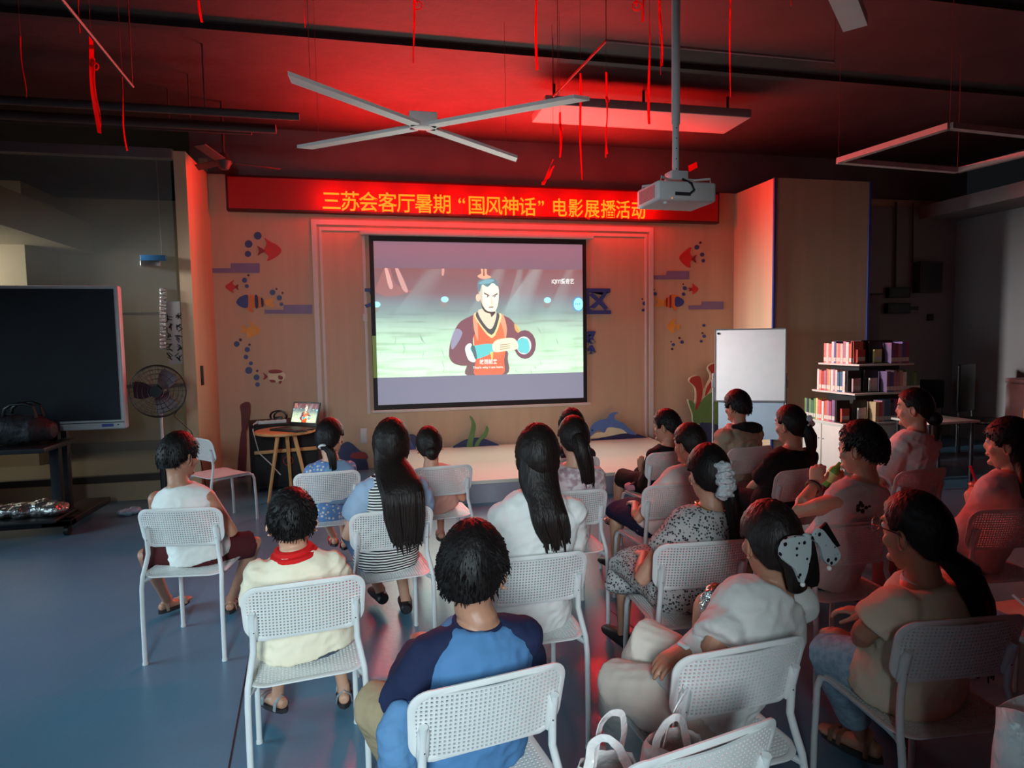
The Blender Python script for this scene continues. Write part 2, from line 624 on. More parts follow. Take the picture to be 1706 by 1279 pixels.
# light slotted tracks on hangers (upper right) and the diagonal rail
a, b, c = atz(1010, 68, 3.8), atz(1390, 103, 3.8), atz(922, 160, 3.8)
t = thing('ceiling_rail', 'thin pale rail frame hung below the ceiling behind the projector pole', 'rail', a)
part('bar', MB().tube([a, b], 0.011, 6), mat('pale_rail', (150, 130, 130), 0.5), t, world=True)
part('side_bar', MB().tube([a, c], 0.011, 6), M_ribbon, t, world=True)
for q in (a, b, c):
    part('hanger', MB().cyl(q, q + Vector((0, 0, 0.5)), 0.003, 5), M_thread, t, world=True)
a, b = atz(55, -60, 3.5), atz(221, 144, 3.5)
t = thing('ceiling_rail', 'dark slanted rail hung over the left side, red ribbons tied on it', 'rail', a)
part('bar', MB().tube([a, b], 0.012, 6), mat('dark_rail_paint', (64, 50, 50), 0.5), t, world=True)
for q in (a.lerp(b, 0.1), b):
    part('hanger', MB().cyl(q, Vector((q.x, q.y, 4.3)), 0.004, 5), M_thread, t, world=True)
# ceiling fan seen dim above the left wing
t = thing('ceiling_fan', 'dim ceiling fan above the top left corner of the back wall', 'fan', (-1.55, 7.6, 3.62))
o = Vector((-1.55, 7.6, 3.66))
part('rod', MB().cyl(o, o + Vector((0, 0, 0.64)), 0.014, 8), M_duct, t, world=True)
part('motor', MB().loft([o + Vector((0, 0, -.05)), o, o + Vector((0, 0, .06))], [.06, .09, .05], seg=16), M_duct, t, world=True)
for k in range(3):
    an = R(20 + 120 * k)
    Mx = Matrix.Translation(o) @ Matrix.Rotation(an, 4, 'Z') @ Matrix.Rotation(R(8), 4, 'X')
    part('blade', MB().rbox((0.1, -0.06, -0.006), (0.6, 0.06, 0.004), 0.003, Mx), M_duct, t, world=True)

# cross shaped lamp of four white bars
ctr = Vector((0.399, 4.728, 3.2))
t = thing('cross_lamp', 'white cross shaped ceiling lamp of four unlit bars hung on thin wires', 'ceiling lamp', ctr)
M_lampw = mat('lamp_diffuser', (246, 240, 234), 0.5, 0.03)
ends = [atz(*p, 3.2) for p in ((480, 131), (862, 267), (506, 248), (972, 165))]
for q in ends:
    d = q - ctr
    d.z = 0
    L = d.length
    d.normalize()
    n = Vector((-d.y, d.x, 0))
    s0 = ctr + d * 0.07
    mb = MB()
    e = 0.042
    mb.prism([(0, -e), (L - 0.07 - 0.05, -e), (L - 0.07 + 0.03, e), (0, e)], 0.024, lambda x, y, dd, s0=s0, d=d, n=n: s0 + d * x + n * y + Vector((0, 0, dd)))
    ar = part('bar', mb, M_lampw, t, world=True, smooth=False)
    part('wire', MB().cyl(s0 + d * (L * 0.8) + Vector((0, 0, .02)), s0 + d * (L * 0.8) + Vector((0, 0, 1.1)), 0.0018, 5), M_thread, ar, world=True)
part('hub', MB().rbox(ctr + Vector((-.10, -.06, .0)), ctr + Vector((.10, .06, .10)), 0.008), M_lampw, t, world=True)
# square frame lamp on the right and a bar lamp at the top edge
z = 3.2
qs = [atz(1397, 272, z), atz(1582, 215, z), None, atz(1595, 288, z)]
qs[2] = qs[1] + qs[3] - qs[0]
ctr = (qs[0] + qs[2]) / 2
t = thing('frame_lamp', 'square ring shaped pendant lamp, unlit, at the upper right', 'ceiling lamp', ctr)
for i in range(4):
    a, b = qs[i], qs[(i + 1) % 4]
    d = (b - a).normalized()
    n = Vector((-d.y, d.x, 0))
    mb = MB()
    mb.prism([(0, -.0), (( b - a).length, 0), ((b - a).length, .055), (0, .055)], 0.045, lambda x, y, dd, a=a, d=d, n=n: a + d * x + n * (y - .0275) + Vector((0, 0, dd)))
    part('side', mb, mat('frame_lamp_white', (190, 170, 165), 0.5), t, world=True, smooth=False)
    part('wire', MB().cyl(a + Vector((0, 0, .04)), a + Vector((0, 0, 1.1)), 0.002, 5), M_thread, t, world=True)
a, b = atz(1392, -30, 3.2), atz(1425, 48, 3.2)
d = (b - a).normalized()
n = Vector((-d.y, d.x, 0)) * 0.055
t = thing('bar_lamp', 'single straight white bar lamp cut by the top edge, upper right', 'ceiling lamp', a)
a2 = a - d * 1.0
part('bar', MB().add([a2 - n, b - n, b + n, a2 + n] + [q + Vector((0, 0, .05)) for q in (a2 - n, b - n, b + n, a2 + n)], [(0, 1, 2, 3), (4, 5, 6, 7), (0, 1, 5, 4), (1, 2, 6, 5), (2, 3, 7, 6), (3, 0, 4, 7)]), M_lampw, t, world=True, smooth=False)
for q in (a2.lerp(b, .15), a2.lerp(b, .9)):
    part('wire', MB().cyl(q, q + Vector((0, 0, 1.1)), 0.002, 5), M_thread, t, world=True)

# red ribbons hanging from the ceiling: (x px, top y px, bottom y px, depth, width, kind, label)
RIB = [(34, 60, 160, 4.2, .008, 0, 'thin red thread with curled end at the far upper left'),
       (130, -60, 52, 3.9, .018, 0, 'red ribbon beside the slanted rail, cut by the top edge'),
       (151, 55, 217, 3.9, .03, 1, 'wide knotted red ribbon tied to the slanted rail at upper left'),
       (203, 118, 248, 4.3, .011, 0, 'narrow red ribbon tied near the lower end of the slanted rail'),
       (330, -60, 33, 4.2, .016, 0, 'short red ribbon end at the top edge above the left wing wall'),
       (507, -60, 43, 4.2, .016, 0, 'short red ribbon end at the top edge above the first text character'),
       (687, -60, 102, 4.2, .016, 0, 'red ribbon hanging from the top edge above the centre of the cross lamp'),
       (696, -60, 9, 4.4, .010, 2, 'small red looped ribbon end at the top edge beside a longer ribbon'),
       (893, -60, 111, 4.2, .018, 0, 'red ribbon hanging from the top edge between cross lamp and projector pole'),
       (933, 187, 262, 5.2, .020, 1, 'knotted red ribbon low over the right half of the sign'),
       (922, 265, 308, 5.4, .03, 3, 'curled slanting red ribbon just above the sign characters'),
       (967, 122, 296, 5.0, .018, 0, 'long straight red ribbon right of the tip of the cross lamp'),
       (1010, 120, 260, 5.0, .020, 1, 'knotted red ribbon reaching down left of the projector pole, middle height'),
       (1082, 22, 202, 4.0, .018, 0, 'long straight red ribbon closest on the left of the projector pole'),
       (1099, -60, 118, 4.0, .022, 1, 'frayed red ribbon almost touching the projector pole'),
       (1073, -60, 34, 4.0, .022, 0, 'short red ribbon at the top edge, just left of the projector pole'),
       (1061, -60, 10, 4.1, .018, 2, 'small red ribbon loop at the top edge, second left of the projector pole'),
       (1218, -60, 155, 4.2, .012, 0, 'thin red ribbon hanging alone right of the projector pole'),
       (1320, -60, 8, 4.4, .012, 0, 'tiny red ribbon end at the top edge on the right')]
for x, y0, y1, dd, wd, kind, lab in RIB:
    a, b = atd(x, y0, dd), atd(x, y1, dd)
    t0 = Vector((a.x, a.y, 4.3))
    L = a.z - b.z
    root = thing('red_ribbon', lab, 'ribbon', t0, 0, 'red ribbons hanging from the ceiling')
    if y0 > 0:
        part('thread', MB().cyl((a.x, a.y, a.z - .01), t0, 0.0015, 5), M_thread, root, world=True)
    else:
        a = t0
        L = a.z - b.z

    def strip(off, w_, l0, l1, ph, sway=.012, slant=0.0):
        n = 14
        vs, fs = [], []
        for i in range(n + 1):
            s = i / n
            zz = a.z - L * (l0 + (l1 - l0) * s)
            c = Vector((a.x + off + sway * math.sin(s * 5 + ph) * s + slant * s, a.y + sway * math.cos(s * 4 + ph) * s, zz))
            tw = ph + s * 1.6
            nn = Vector((math.cos(tw), math.sin(tw) * .6, 0)) * (w_ / 2)
            k = Vector((-nn.y, nn.x, 0)).normalized() * .001
            vs += [c - nn - k, c + nn - k, c + nn + k, c - nn + k]
        for i in range(n):
            for j in range(4):
                fs.append((i * 4 + j, i * 4 + (j + 1) % 4, i * 4 + 4 + (j + 1) % 4, i * 4 + 4 + j))
        fs += [(0, 1, 2, 3), (n * 4, n * 4 + 1, n * 4 + 2, n * 4 + 3)]
        return MB().add(vs, fs)
    rb = part('ribbon', strip(0, wd, 0, 1, x * .1, .012, -0.10 if kind == 3 else 0), M_ribbon, root, world=True)
    if kind in (1, 3):
        part('second_strip', strip(.006, wd * .7, .25, .95, x * .1 + 1, .02, -0.10 if kind == 3 else 0), M_ribbon, root, world=True)
    if kind == 1:
        k0 = Vector((a.x, a.y, a.z - L * .3))
        part('knot', MB().ball(k0, (wd * .55, wd * .45, wd * .8), n=8).torus(k0 + Vector((wd * .5, 0, -.02)), wd * .7, wd * .14, (.3, 1, 0)), M_ribbon, root, world=True)
    if kind == 2:
        part('loop', MB().torus(b + Vector((0, 0, .0)), .028, .004, (.2, 1, 0)), M_ribbon, root, world=True)
# ------------------------------------------------------------------ LED sign
Z0, Z1 = 3.268, 3.70
sg = thing('led_sign', 'long red LED sign with glowing orange Chinese characters over the screen', 'sign', (1.6, WY, 3.27))
part('housing', MB().rbox((-1.69, WY - 0.10, Z0), (4.885, WY, Z1), 0.012), mat('maroon_housing', (82, 14, 14), 0.5, 0.08), sg, world=True)
part('display', MB().box((-1.66, WY - 0.104, Z0 + .03), (4.855, WY - 0.0995, Z1 - .03)), mat('led_panel', (150, 16, 16), 0.55, 0.05, emit=(120, 4, 4), estr=0.25), sg, world=True, smooth=False)
M_led = mat('led_light', (255, 130, 30), 0.5, 0, emit=(255, 136, 26), estr=1.35)
M_ledr = mat('led_red_edge', (255, 30, 20), 0.5, 0, emit=(255, 14, 6), estr=2.2)
for ch, px in zip('三苏会客厅暑期“国风神话”电影展播活动', (552.5, 583.7, 614, 645.7, 676.5, 705.9, 736.3, 769.3, 794, 822.5, 850, 879, 901.5, 933, 959.5, 986.4, 1013.6, 1038, 1063.8)):
    gx_ = at(px, 340, WY - .12).x
    bb = text_mb(ch, 1.0, lambda x, y, z: Vector((x, y, z))).bounds
    f = lambda x, y, z: Vector((gx_ + (x - (bb[0] + bb[1]) / 2) * (.246 if px < 900 else .222), WY - 0.118 - z, 3.322 + y * .258))
    mb = text_mb(ch, 1.0, f, 0.012, 0.004)
    mb.mi = 1
    ed_ = text_mb(ch, 1.0, lambda x, y, z: f(x, y, z) + Vector((0, .008, 0)), 0.005, 0.018)
    mb.add(ed_.v, ed_.f)
    part('character', mb, [M_led, M_ledr], sg, world=True, smooth=False)

# ------------------------------------------------------------------ projection screen
scr = thing('projection_screen', 'pull-down projection screen showing a film still on the back wall', 'projection screen', (1.43, WY, 0.8))
part('casing', MB().rbox((-0.13, WY - 0.11, 3.01), (2.99, WY - 0.02, 3.085), 0.015), M_frame, scr, world=True)
X0, X1, ZB, ZT = 0.035, 2.835, 0.835, 2.94
SY = WY - 0.06
part('fabric', MB().box((X0 - 0.055, SY, ZB - 0.07), (X1 + 0.055, SY + 0.003, 3.02)), mat('black_screen_border', (28, 22, 24), 0.6), scr, world=True)
part('bottom_bar', MB().rbox((X0 - 0.08, SY - 0.02, ZB - 0.105), (X1 + 0.1, SY + 0.02, ZB - 0.068), 0.008), M_frame, scr, world=True)

NX, NY = 560, 420
P = np.zeros((NY, NX, 3))


def rgb(*c):
    return np.array(lin(c))


uu, vv = np.meshgrid((np.arange(NX) + .5) / NX, (np.arange(NY) + .5) / NY)   # v downwards
rng = np.random.default_rng(3)


def fbm(sx_, sy_, seed):
    r_ = np.random.default_rng(seed)
    out = np.zeros_like(uu)
    amp = 1.0
    for o_ in range(4):
        gx, gy = int(sx_ * 2 ** o_) + 2, int(sy_ * 2 ** o_) + 2
        g = r_.random((gy + 1, gx + 1))
        x, y = uu * (gx - 1), vv * (gy - 1)
        xi, yi = x.astype(int), y.astype(int)
        fx, fy = x - xi, y - yi
        fx, fy = fx * fx * (3 - 2 * fx), fy * fy * (3 - 2 * fy)
        out += amp * ((g[yi, xi] * (1 - fx) + g[yi, xi + 1] * fx) * (1 - fy) + (g[yi + 1, xi] * (1 - fx) + g[yi + 1, xi + 1] * fx) * fy)
        amp *= .5
    return out / 1.875


def cv(x, y):
    "crop pixel -> picture u, v"
    return (x - 100) / 1400.0, (y - 97 - (x - 100) * .014) / (1118.0 - (x - 100) * .046)


def pmask(poly, blur=0.0):
    ps = [cv(*q) for q in poly]
    m = np.zeros(uu.shape)
    for ox, oy in ((-.25, -.25), (.25, -.25), (-.25, .25), (.25, .25)):
        X, Y = uu + ox / NX, vv + oy / NY
        ins = np.zeros(uu.shape, bool)
        j = len(ps) - 1
        for i in range(len(ps)):
            xi, yi = ps[i]
            xj, yj = ps[j]
            c_ = ((yi > Y) != (yj > Y)) & (X < (xj - xi) * (Y - yi) / (yj - yi + 1e-12) + xi)
            ins ^= c_
            j = i
        m += ins * .25
    return m


def paint(poly, c, a=1.0, sm=True):
    m = pmask(smooth_poly(poly, 4) if sm else poly) * a
    P[:] = P * (1 - m[..., None]) + np.array(c) * m[..., None]


def oval(cx, cy, rx, ry, c, a=1.0):
    paint([(cx + rx * math.cos(t * math.pi / 8), cy + ry * math.sin(t * math.pi / 8)) for t in range(16)], c, a, False)


V0, V1 = 0.163, 0.832
fv = (vv - V0) / (V1 - V0)
n1, n2, n3 = fbm(5, 6, 1), fbm(5, 60, 2), fbm(24, 10, 5)
stops = [(0, rgb(92, 66, 68)), (.22, rgb(98, 84, 90)), (.30, rgb(92, 110, 116)), (.42, rgb(104, 136, 132)), (.55, rgb(150, 184, 164)), (.75, rgb(170, 212, 178)), (1, rgb(186, 226, 188))]
for i in range(3):
    P[..., i] = 1.18 * np.interp(fv, [s[0] for s in stops], [s[1][i] for s in stops])
P *= (0.80 + .38 * n1)[..., None]
gr = np.clip((fv - .3) / .2, 0, 1)
P *= (1 - gr * .26 * np.clip((n2 - .48) * 4, 0, 1))[..., None]
P *= (1 - gr * .10 * np.clip((n3 - .6) * 5, 0, 1))[..., None]
# pale rocks, light shafts
paint([(170, 270), (200, 275), (230, 380), (310, 425), (345, 432), (200, 470), (110, 440), (120, 380)], rgb(150, 96, 92), .55)
paint([(165, 275), (182, 275), (215, 400), (190, 410)], rgb(214, 170, 160), .7)
paint([(230, 275), (252, 280), (310, 430), (275, 420)], rgb(206, 160, 152), .7)
paint([(535, 280), (550, 280), (545, 325), (532, 325)], rgb(206, 150, 140), .7)
for (a, b, c_, d_, al) in ((1130, 1215, 1010, 860, .34), (880, 960, 760, 640, .22), (430, 560, 260, 150, .16), (1380, 1440, 1260, 1190, .16), (1040, 1080, 960, 900, .22)):
    for q in range(5):
        e = (b - a) * (.1 * q - .1)
        paint([(a + e, 285), (b - e, 285), (c_ + 80 - e, 660 - 26 * q), (d_ + 40 + e, 660 - 26 * q)], rgb(160, 196, 194), al / 5.5, False)
for (x, y) in ((548, 490), (1248, 495), (108, 525)):
    oval(x - 8, y + 28, 22, 28, rgb(120, 122, 116), .8)
    oval(x, y, 25, 20, rgb(150, 230, 236))
# cracks of the ground
for q in range(26):
    x, y = rng.uniform(110, 1480), rng.uniform(660, 980)
    L = rng.uniform(30, 90)
    an = rng.choice([0.05, 1.2, 1.9]) + rng.uniform(-.2, .2)
    dx, dy = math.cos(an) * L, math.sin(an) * L
    paint([(x, y), (x + dx * .5 + 3, y + dy * .5), (x + dx, y + dy), (x + dx * .5 - 3, y + dy * .5 + 5)], rgb(84, 108, 96), .55, False)
# a bearded man in a red tunic with wide dark sleeves
INK = rgb(40, 34, 36)
paint([(690, 1015), (686, 940), (700, 880), (735, 830), (945, 835), (965, 900), (950, 1010)], rgb(96, 70, 74))
paint([(742, 1012), (748, 900), (735, 760), (742, 600), (900, 590), (948, 640), (955, 800), (940, 900), (925, 1008)], rgb(226, 92, 50))
paint([(830, 620), (946, 620), (955, 800), (900, 900), (850, 800)], rgb(238, 112, 62), .6)
paint([(750, 600), (700, 612), (640, 650), (600, 720), (575, 800), (568, 880), (600, 930), (680, 945), (735, 900), (730, 760), (760, 690)], rgb(104, 62, 74))
paint([(590, 730), (625, 690), (660, 720), (620, 800), (585, 830)], rgb(150, 170, 200), .55)
paint([(910, 600), (975, 615), (1020, 660), (1050, 720), (1040, 780), (960, 790), (950, 700)], rgb(108, 64, 72))
paint([(1015, 655), (1050, 690), (1050, 725), (1020, 700)], rgb(216, 178, 96), .8)
oval(1085, 800, 78, 100, rgb(98, 58, 76))
oval(1078, 806, 52, 62, rgb(214, 235, 225))
oval(1072, 806, 42, 52, rgb(60, 120, 126))
paint([(735, 600), (760, 595), (765, 740), (760, 770), (738, 690)], rgb(228, 150, 116))
paint([(908, 600), (940, 600), (962, 690), (950, 760), (938, 700)], rgb(228, 150, 116))
paint([(745, 610), (775, 585), (850, 700), (905, 590), (925, 615), (858, 755)], rgb(240, 214, 150))
paint([(755, 612), (775, 580), (850, 690), (890, 588), (912, 610), (856, 735)], rgb(40, 62, 66))
paint([(772, 560), (880, 560), (888, 620), (850, 695), (790, 630)], rgb(206, 204, 178))
paint([(676, 830), (690, 800), (720, 798), (745, 910), (712, 916), (690, 890)], rgb(222, 240, 228))
paint([(715, 815), (860, 795), (870, 850), (750, 900), (735, 870)], rgb(70, 190, 190))
paint([(715, 815), (740, 812), (755, 892), (738, 890)], rgb(52, 92, 100))
paint([(1030, 775), (1100, 760), (1118, 830), (1090, 862), (1035, 830)], rgb(80, 196, 200))
paint([(862, 800), (900, 765), (1000, 755), (1035, 790), (1030, 830), (960, 842), (890, 852), (866, 840)], rgb(240, 226, 190))
for q in (0, 1, 2):
    paint([(910, 800 + q * 16), (985, 792 + q * 13), (985, 796 + q * 13), (912, 806 + q * 16)], rgb(120, 96, 76), .9, False)
paint([(772, 420), (800, 385), (880, 380), (908, 410), (910, 470), (902, 530), (880, 575), (855, 588), (820, 565), (795, 525), (782, 470)], rgb(224, 232, 206))
paint([(780, 420), (800, 400), (800, 500), (815, 555), (795, 530), (775, 470)], rgb(150, 120, 110), .5)
oval(770, 478, 16, 26, rgb(226, 190, 164))
paint([(766, 395), (775, 365), (830, 345), (885, 352), (905, 385), (900, 400), (870, 378), (835, 405), (800, 390), (785, 430), (775, 440)], rgb(60, 120, 130))
paint([(775, 380), (830, 352), (880, 358), (850, 380), (800, 386)], rgb(96, 170, 180), .8)
paint([(768, 330), (795, 312), (793, 282), (830, 282), (832, 318), (862, 338), (830, 350), (790, 348)], rgb(214, 160, 130))
paint([(808, 282), (816, 282), (818, 330), (806, 330)], INK, .8, False)
paint([(808, 440), (848, 462), (846, 470), (812, 452)], INK, 1, False)
paint([(866, 466), (902, 446), (902, 456), (870, 474)], INK, 1, False)
oval(832, 470, 12, 7, rgb(250, 250, 245)); oval(835, 470, 5, 6, INK)
oval(884, 470, 10, 7, rgb(250, 250, 245)); oval(884, 470, 5, 6, INK)
paint([(858, 470), (872, 522), (856, 526)], rgb(206, 196, 166), .8)
paint([(840, 540), (874, 538), (872, 545), (842, 547)], rgb(120, 70, 60), 1, False)
paint([(790, 505), (800, 535), (825, 565), (858, 575), (880, 572), (886, 580), (858, 610), (850, 588), (815, 575), (795, 545)], INK)
paint([(846, 850), (866, 850), (862, 905), (852, 905)], rgb(240, 200, 90), .9, False)
# bright round badge at the right edge
oval(1466, 522, 41, 52, rgb(40, 130, 180)); oval(1468, 522, 34, 44, rgb(140, 240, 255))
for (x, y) in ((1450, 520), (1464, 522), (1478, 520)):
    oval(x, y, 4, 8, rgb(60, 160, 180))
# grey bands above and below the film
band = (fv < 0) | (fv > 1)
P[band] = np.where((fv < 0)[band][:, None], rgb(84, 80, 96), rgb(96, 102, 124))
P = np.clip(P, 0, 1)
gx = np.linspace(X0, X1, NX + 1)
gz = np.linspace(ZT, ZB, NY + 1)
XX, ZZ = np.meshgrid(gx, gz)
vs = np.stack([XX.ravel() - 1.43, np.full(XX.size, SY - 0.003 - WY), ZZ.ravel() - 0.8], 1)
ii = np.arange(NY)[:, None] * (NX + 1) + np.arange(NX)[None, :]
q4 = np.stack([ii, ii + 1, ii + NX + 2, ii + NX + 1], -1).reshape(-1, 4)


def grid_picture(name, vs, q4, pic, parent, mname, strength, diffuse):
    me = bpy.data.meshes.new(name)
    me.from_pydata(vs.tolist(), [], q4.tolist())
    at_ = me.color_attributes.new('picture', 'FLOAT_COLOR', 'CORNER')
    ca = np.ones((len(q4), 4, 4))
    ca[..., :3] = pic.reshape(-1, 1, 3)
    at_.data.foreach_set('color', ca.ravel())
    m = bpy.data.materials.new(mname)
    m.use_nodes = True
    nt = m.node_tree
    p_ = nt.nodes['Principled BSDF']
    a_ = nt.nodes.new('ShaderNodeVertexColor')
    a_.layer_name = 'picture'
    nt.links.new(a_.outputs['Color'], p_.inputs['Emission Color'])
    p_.inputs['Emission Strength'].default_value = strength
    p_.inputs['Base Color'].default_value = (diffuse, diffuse, diffuse, 1)
    p_.inputs['Roughness'].default_value = 0.8
    me.materials.append(m)
    return link(name, me, parent)


pic_o = grid_picture('picture', vs, q4, P, scr, 'projected_picture', 1.4, 0.32)
M_sub = mat('bright_caption', (235, 250, 245), 0.6, 0, emit=(235, 255, 250), estr=1.0)


def screen_text(name, s, cx, cy, wpx, hpx):
    u0, v0 = cv(cx - wpx / 2, cy + hpx / 2)
    u1, v1 = cv(cx + wpx / 2, cy - hpx / 2)
    b = text_mb(s, 1.0, lambda x, y, z: Vector((x, y, z)), 0, 0.012).bounds
    xa, xb = X0 + u0 * (X1 - X0), X0 + u1 * (X1 - X0)
    za, zb = ZT - v0 * (ZT - ZB), ZT - v1 * (ZT - ZB)
    f = lambda x, y, z: Vector((xa + (x - b[0]) / (b[1] - b[0]) * (xb - xa), SY - 0.006, za + (y - b[2]) / (b[3] - b[2]) * (zb - za)))
    part(name, text_mb(s, 1.0, f, 0, 0.012), M_sub, scr, world=True, smooth=False)


screen_text('caption', '故而前来', 832, 917, 120, 36)
screen_text('caption_line', "That's why I am here.", 830, 958, 210, 24)
screen_text('logo', 'iQIYI爱奇艺', 1358, 367, 158, 38)
# strip of spilled picture on the border
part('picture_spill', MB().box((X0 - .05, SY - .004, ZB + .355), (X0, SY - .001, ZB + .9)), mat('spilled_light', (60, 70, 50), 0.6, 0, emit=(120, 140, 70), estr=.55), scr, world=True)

# ------------------------------------------------------------------ blue lettering behind the screen
def wall_letters(name, s, px, py, wpx, hpx, label):
    a, b = at(px - wpx / 2, py + hpx / 2, WY), at(px + wpx / 2, py - hpx / 2, WY)
    bb = text_mb(s, 1.0, lambda x, y, z: Vector((x, y, z)), 0, 0.03).bounds
    f = lambda x, y, z: Vector((a.x + (x - bb[0]) / (bb[1] - bb[0]) * (b.x - a.x), WY - 0.012 - z, a.z + (y - bb[2]) / (bb[3] - bb[2]) * (b.z - a.z)))
    single(name, text_mb(s, 1.0, f, 0.02, 0.03), M_blue, label, 'wall letter', (a + b) / 2 + Vector((0, 0, 0)), smooth=False)


wall_letters('wall_character', '区', 996, 502, 42, 43, 'blue Chinese wall character right of the screen, upper one')
wall_letters('wall_character', '您', 970, 569, 44, 44, 'blue Chinese wall character half hidden by the right screen edge, lower one')
wall_letters('wall_character', '文', 628, 493, 42, 40, 'blue Chinese wall character peeking out left of the screen')

# ------------------------------------------------------------------ fish, bubbles and shelves-of-sea on the back wall
def cropA(x, y): return 340 + x / 4.265, 380 + y / 4.265
def cropB(x, y): return 1060 + x / 6.09, 390 + y / 6.09


def on_wall(crop, pts, dy=0.0):
    return [at(*crop(*p), WY - dy) for p in pts]


def plate(mb, pts3, y0, th):
    n = len(pts3)
    vs = [Vector((p.x, y0, p.z)) for p in pts3] + [Vector((p.x, y0 - th, p.z)) for p in pts3]
    mb.add(vs, [tuple(range(n)), tuple(reversed(range(n, 2 * n)))] + [(i, i + n, (i + 1) % n + n, (i + 1) % n) for i in range(n)])
    return mb


def decal(name, label, cat, crop, pieces, group):
    "pieces: (part name, outline, material, extra standoff)"
    first = on_wall(crop, pieces[0][1])
    c = sum(first, Vector()) / len(first)
    org = Vector((c.x, WY, c.z))
    root = thing(name, label, cat, org, 0, group)
    for pn, poly, m, so in pieces:
        part(pn, plate(MB(), on_wall(crop, smooth_poly(poly, 3)), WY - so, .008), m, root, world=True, smooth=False)


M_fred = mat('fish_red', (206, 50, 50), 0.5, 0.05)
M_fred2 = mat('fish_dark_red', (150, 38, 42), 0.5, 0.05)
GF = 'fish cutouts on the back wall'
decal('fish_cutout', 'large red angelfish cutout left of the screen, topmost', 'fish cutout', cropA,
      [('body', [(428, 68), (470, 95), (520, 120), (550, 158), (520, 200), (450, 235), (458, 200), (425, 165), (445, 110)], M_fred, 0),
       ('tail', [(378, 126), (400, 138), (430, 155), (432, 168), (400, 182), (382, 195), (390, 160)], M_fred2, .004)], GF)
decal('fish_cutout', 'small red angelfish cutout left of the screen, at the left wing', 'fish cutout', cropA,
      [('body', [(150, 415), (180, 390), (212, 368), (205, 395), (228, 418), (205, 440), (212, 460), (180, 445)], M_fred, 0),
       ('tail', [(222, 412), (245, 400), (240, 420), (246, 440), (224, 424)], M_fred2, .004)], GF)
decal('fish_cutout', 'orange striped clownfish cutout with blue head left of the screen', 'fish cutout', cropA,
      [('body', [(230, 528), (255, 490), (310, 475), (370, 480), (430, 510), (440, 535), (400, 565), (310, 568), (260, 558)], M_org, 0),
       ('head', [(230, 528), (255, 490), (308, 474), (314, 520), (308, 566), (260, 558)], M_blue, .004),
       ('tail', [(435, 515), (470, 500), (498, 495), (485, 530), (500, 562), (460, 555), (435, 535)], M_yel, .004),
       ('stripe', [(362, 478), (382, 486), (386, 560), (366, 564)], M_navy, .004),
       ('stripe', [(405, 496), (420, 504), (424, 550), (410, 558)], M_navy, .004),
       ('fin', [(300, 565), (335, 566), (350, 600), (320, 590)], M_org, .004)], GF)
decal('fish_cutout', 'yellow angelfish cutout left of the screen above the bubble chain', 'fish cutout', cropA,
      [('body', [(312, 655), (350, 680), (398, 722), (370, 760), (310, 780), (300, 745), (298, 715), (335, 690)], M_yel, 0),
       ('tail', [(264, 688), (300, 712), (300, 735), (264, 750), (272, 720)], M_yel, .004)], GF)
decal('fish_cutout', 'white fish cutout with red patches left of the screen, lowest', 'fish cutout', cropA,
      [('body', [(452, 1050), (470, 1020), (510, 1008), (560, 1022), (580, 1050), (560, 1080), (510, 1095), (470, 1080)], M_cream, 0),
       ('tail', [(418, 1025), (450, 1048), (452, 1058), (422, 1078), (430, 1050)], M_fred2, .004),
       ('patch', [(462, 1010), (520, 1004), (560, 1018), (530, 1030), (470, 1030)], M_fred2, .004),
       ('patch', [(530, 1045), (560, 1055), (555, 1075), (530, 1070)], M_fred2, .004),
       ('patch', [(465, 1078), (500, 1078), (510, 1092), (480, 1096)], M_fred2, .004),
       ('fin', [(530, 1088), (555, 1084), (540, 1108)], M_fred2, .004)], GF)
decal('fish_cutout', 'large red angelfish cutout right of the screen, topmost', 'fish cutout', cropB,
      [('body', [(435, 245), (470, 190), (520, 150), (558, 135), (545, 190), (570, 245), (545, 290), (545, 340), (490, 315)], M_fred, 0),
       ('tail', [(560, 245), (608, 210), (595, 250), (605, 292), (570, 268)], M_fred2, .004)], GF)
decal('fish_cutout', 'small red angelfish cutout right of the screen', 'fish cutout', cropB,
      [('body', [(628, 555), (600, 525), (568, 502), (575, 530), (552, 560), (575, 585), (570, 610), (605, 590)], M_fred, 0),
       ('tail', [(560, 552), (526, 545), (540, 563), (532, 582), (560, 568)], M_fred2, .004)], GF)
decal('fish_cutout', 'orange striped clownfish cutout with blue head right of the screen', 'fish cutout', cropB,
      [('body', [(480, 690), (455, 650), (380, 610), (320, 640), (275, 690), (290, 735), (380, 745), (450, 730)], M_org, 0),
       ('head', [(482, 690), (455, 650), (398, 636), (388, 690), (398, 735), (450, 730)], M_blue, .004),
       ('tail', [(275, 680), (235, 660), (195, 645), (215, 690), (190, 730), (240, 735), (275, 705)], M_yel, .004),
       ('stripe', [(335, 632), (352, 628), (350, 740), (335, 738)], M_fred2, .004),
       ('stripe', [(300, 655), (314, 648), (312, 730), (300, 726)], M_fred2, .004),
       ('fin', [(370, 740), (410, 735), (390, 778)], M_org, .004)], GF)
decal('fish_cutout', 'yellow angelfish cutout right of the screen', 'fish cutout', cropB,
      [('body', [(420, 852), (370, 870), (318, 910), (312, 950), (350, 990), (380, 1002), (385, 960), (402, 920), (380, 890)], M_yel, 0),
       ('tail', [(398, 920), (450, 915), (435, 940), (438, 972), (400, 950)], M_yel, .004)], GF)
